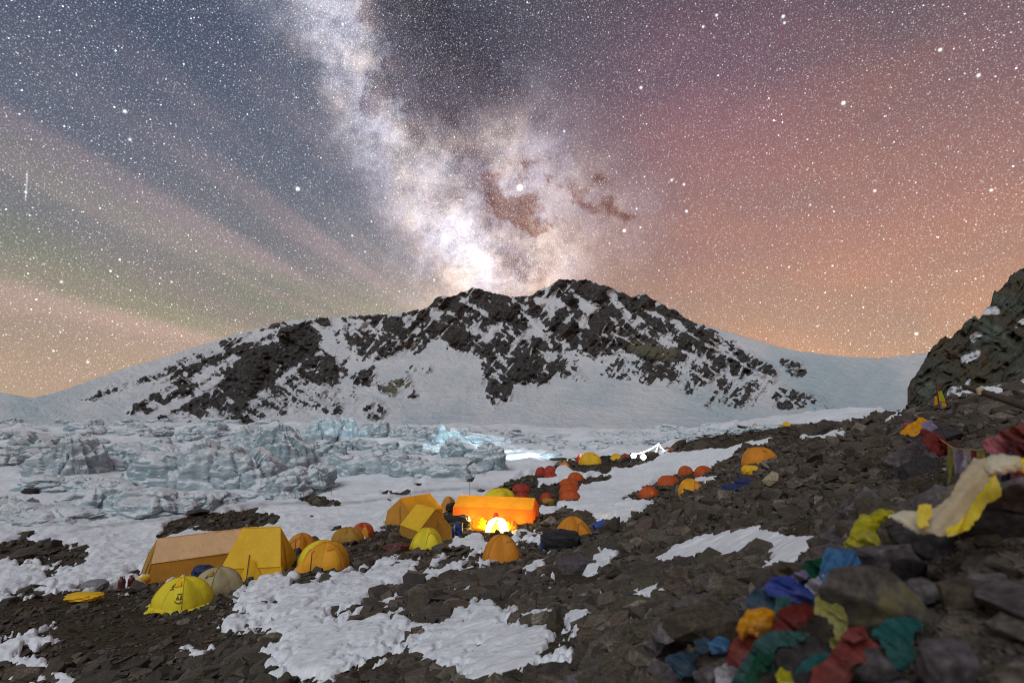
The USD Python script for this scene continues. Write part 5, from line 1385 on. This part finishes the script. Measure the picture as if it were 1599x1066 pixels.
cols = ['red', 'maroon', 'olive', 'white', 'lilac', 'white', 'dull_red', 'olive', 'teal', 'white', 'lilac', 'royal_blue', 'lilac', 'white', 'pink', 'dull_red', 'red', 'maroon', 'green']
pos = np.linspace(2.15, 6.9, len(cols) + 1)
for k, cn in enumerate(cols):
    a0, a1 = (np.array([np.interp(x_, np.arange(len(cp)), cp[:, j]) for j in range(3)]) for x_ in (pos[k] + .02, pos[k + 1] - .02))
    hgt = .27 + .08 * RNG.random() if k > 1 else .13
    dn = np.array([RNG.uniform(-.05, .05), RNG.uniform(-.02, .06), -hgt])
    dn2 = dn * RNG.uniform(.7, 1.15) + np.array([RNG.uniform(-.06, .06), RNG.uniform(-.10, .10), 0])
    obj('flag', sheet(a0 + dn - cc[30], a1 + dn2 - cc[30], a1 - cc[30], a0 - cc[30], 12, 12, .03, .14, 40 + k), CL[cn], pf, smooth=True)
drape('prayer_flag', 'orange-yellow flag draped over the big purple slate slab', CL['orange'], [(1408, 676), (1420, 664), (1438, 655), (1446, 660), (1440, 672), (1424, 678)], 7.3, seed=31, wl=.2, folds=.03)
drape('prayer_flag', 'small lilac flag tied right of the orange-yellow flag', CL['lilac'], [(1441, 660), (1452, 658), (1460, 666), (1450, 670), (1443, 668)], 7.0, seed=32, wl=.1, folds=.02)
lump('cloth_bundle', 1409, 1431, 659, 672, CL['pink'], 'small pinkish cloth bundle left of the orange-yellow flag', 'bundle', 33, d=12.0, amp=.3, part='cloth')
# little flags tied to a stick, and the wooden pole
st_ = on_ground(1468, 640)
stk = thing('flag_stick', 'short stick with little coloured flags below the rock wall', 'flag stick', st_)
ds = st_[1]
obj('stick', tube([(0, 0, -.2), (-.05, 0, 40 * ds / F)], .02, 6), M_WOOD, stk, smooth=True)
for k, (cn, dx, z0_, z1_) in enumerate((('dull_red', 6, 30, 42), ('citron', 12, 14, 30), ('orange', -7, 10, 22), ('lilac', 8, 4, 12), ('orange', 22, 4, 14))):
    s_ = ds / F
    obj('flag', sheet((0, .02 * k, z0_ * s_), (dx * s_, .05, (z0_ - 3) * s_), (dx * .6 * s_, .05, z1_ * s_), (0, .02 * k, z1_ * s_), 6, 6, 0, .05, k), CL[cn], stk, smooth=True)
pl = thing('wooden_pole', 'long dark wooden pole lying tilted over stones at the right edge', 'pole', P(1555, 618, 11))
p0 = P(1555, 618, 11)
obj('pole_shaft', tube([P(1505, 603, 12) - p0, P(1530, 611, 11.5) - p0, P(1580, 627, 10.6) - p0, P(1660, 655, 9.5) - p0], [.05, .07, .08, .08], 10), M_WOOD, pl, smooth=True)
obj('lashing', tube([P(1530, 606, 11.45) - p0, P(1533, 617, 11.4) - p0], .075, 8), M_ROPE, pl, smooth=True)

# ------------------------------------------------------------------ loose stones of the moraine
def scatter_stones(n):
    r = np.random.default_rng(77)
    u = r.uniform(-1.1, 1.1, n); ly = r.uniform(math.log(1.25), math.log(95), n)
    y = np.exp(ly); x = u * y
    z0 = ground_z(x, y)
    cov, px, py = snow_cover(x, y, z0)
    size = .068 * (y / 3) ** .40 * np.exp(r.normal(-.38, .80, n))
    size = np.clip(size, .012 * y ** .55, .05 * y + .12)
    clump = fbm(np.stack([x * .35, y * .35, 0 * x], 1), 3, 91)
    size *= np.clip(.55 + clump * .95, .6, 1.4)
    ok = (px > -60) & (px < 1660) & (py < 1120) & (py > 600) & (cov < np.where(r.random(n) < .26, .99, .50)) & (SNOW.at(px, py) < .93)
    ok &= ~((y > 45) & (SNOW.at(px, py) > .6))
    for fx, fy, fr in FOOT:
        ok &= np.hypot(x - fx, y - fy) > fr + size * .3
    for x0, x1, y0, y1, d in KEEP:
        s = size * F / y * .5
        ok &= ~((px > x0 - s) & (px < x1 + s) & (py - s < y1) & (py + s > y0 - 2) & (y < d + .12) & (size > .045))
    camp = np.exp(-((px - 200) / 260) ** 2) * np.exp(-((py - 990) / 70) ** 2)      # trodden finer ground at the lower left
    size *= 1 - .55 * camp
    ok &= r.random(n) > .55 * camp
    i = np.nonzero(ok)[0]
    return x[i], y[i], size[i], r


sx_, sy_, ss_, r_ = scatter_stones(330000)
sz_ = surface_z(sx_, sy_)
covs, _, _ = snow_cover(sx_, sy_, ground_z(sx_, sy_))
pxsize = ss_ * F / sy_
order = np.argsort(-pxsize)
protos = [hull_rock(500 + k, n_, fl_) for k, (n_, fl_) in enumerate([(12, .38), (14, .5), (10, .3), (16, .62), (13, .45), (12, .7), (11, .35), (15, .55), (12, .42), (14, .34)])]


def tilt_quats(n, r):
    q = np.empty((n, 4))
    yaw = r.uniform(0, 2 * np.pi, n)
    tx, ty = r.normal(0, .30, n), r.normal(-.08, .30, n)
    from scipy.spatial.transform import Rotation as Rt
    return Rt.from_euler('zxy', np.stack([yaw, tx, ty], 1))


R_ = tilt_quats(len(ss_), r_)
big = order[:300]
for k in big:
    v, f = rough_rock(2000 + int(k) % 5000, 14, r_.uniform(.34, .68), 2, .035)
    v = R_[int(k)].apply(v * ss_[k] * .5) + np.array([sx_[k], sy_[k], sz_[k] + ss_[k] * .10])
    mt = [M_STONE, M_STONE, M_STONE, M_SLATE, M_BROWN][int(k) % 5]
    obj('stone', (v, f), mt, ground, smooth=30)
rest = order[300:]
pi = UsdGeom.PointInstancer.Define(stage, '/World/loose_stones')
tag(pi, 'countless dark angular stones strewn over the moraine slope', 'stones', kind='stuff')
for k, m in enumerate(protos):
    mm = obj('stone_shape', (np.array(m.vertices) * .5, np.array(m.faces)), M_STONE, pi)
    pi.CreatePrototypesRel().AddTarget(mm.GetPath())
pi.CreateProtoIndicesAttr(Vt.IntArray.FromNumpy(r_.integers(0, len(protos), len(rest)).astype(np.int32)))
pi.CreatePositionsAttr(Vt.Vec3fArray.FromNumpy(np.stack([sx_[rest], sy_[rest], sz_[rest] + ss_[rest] * .07], 1).astype(np.float32)))
pi.CreateScalesAttr(Vt.Vec3fArray.FromNumpy((ss_[rest, None] * np.ones(3)).astype(np.float32)))
qx = R_.as_quat()[rest]
pi.CreateOrientationsAttr(Vt.QuathArray([Gf.Quath(float(q[3]), float(q[0]), float(q[1]), float(q[2])) for q in qx]))
print('stones', len(rest))
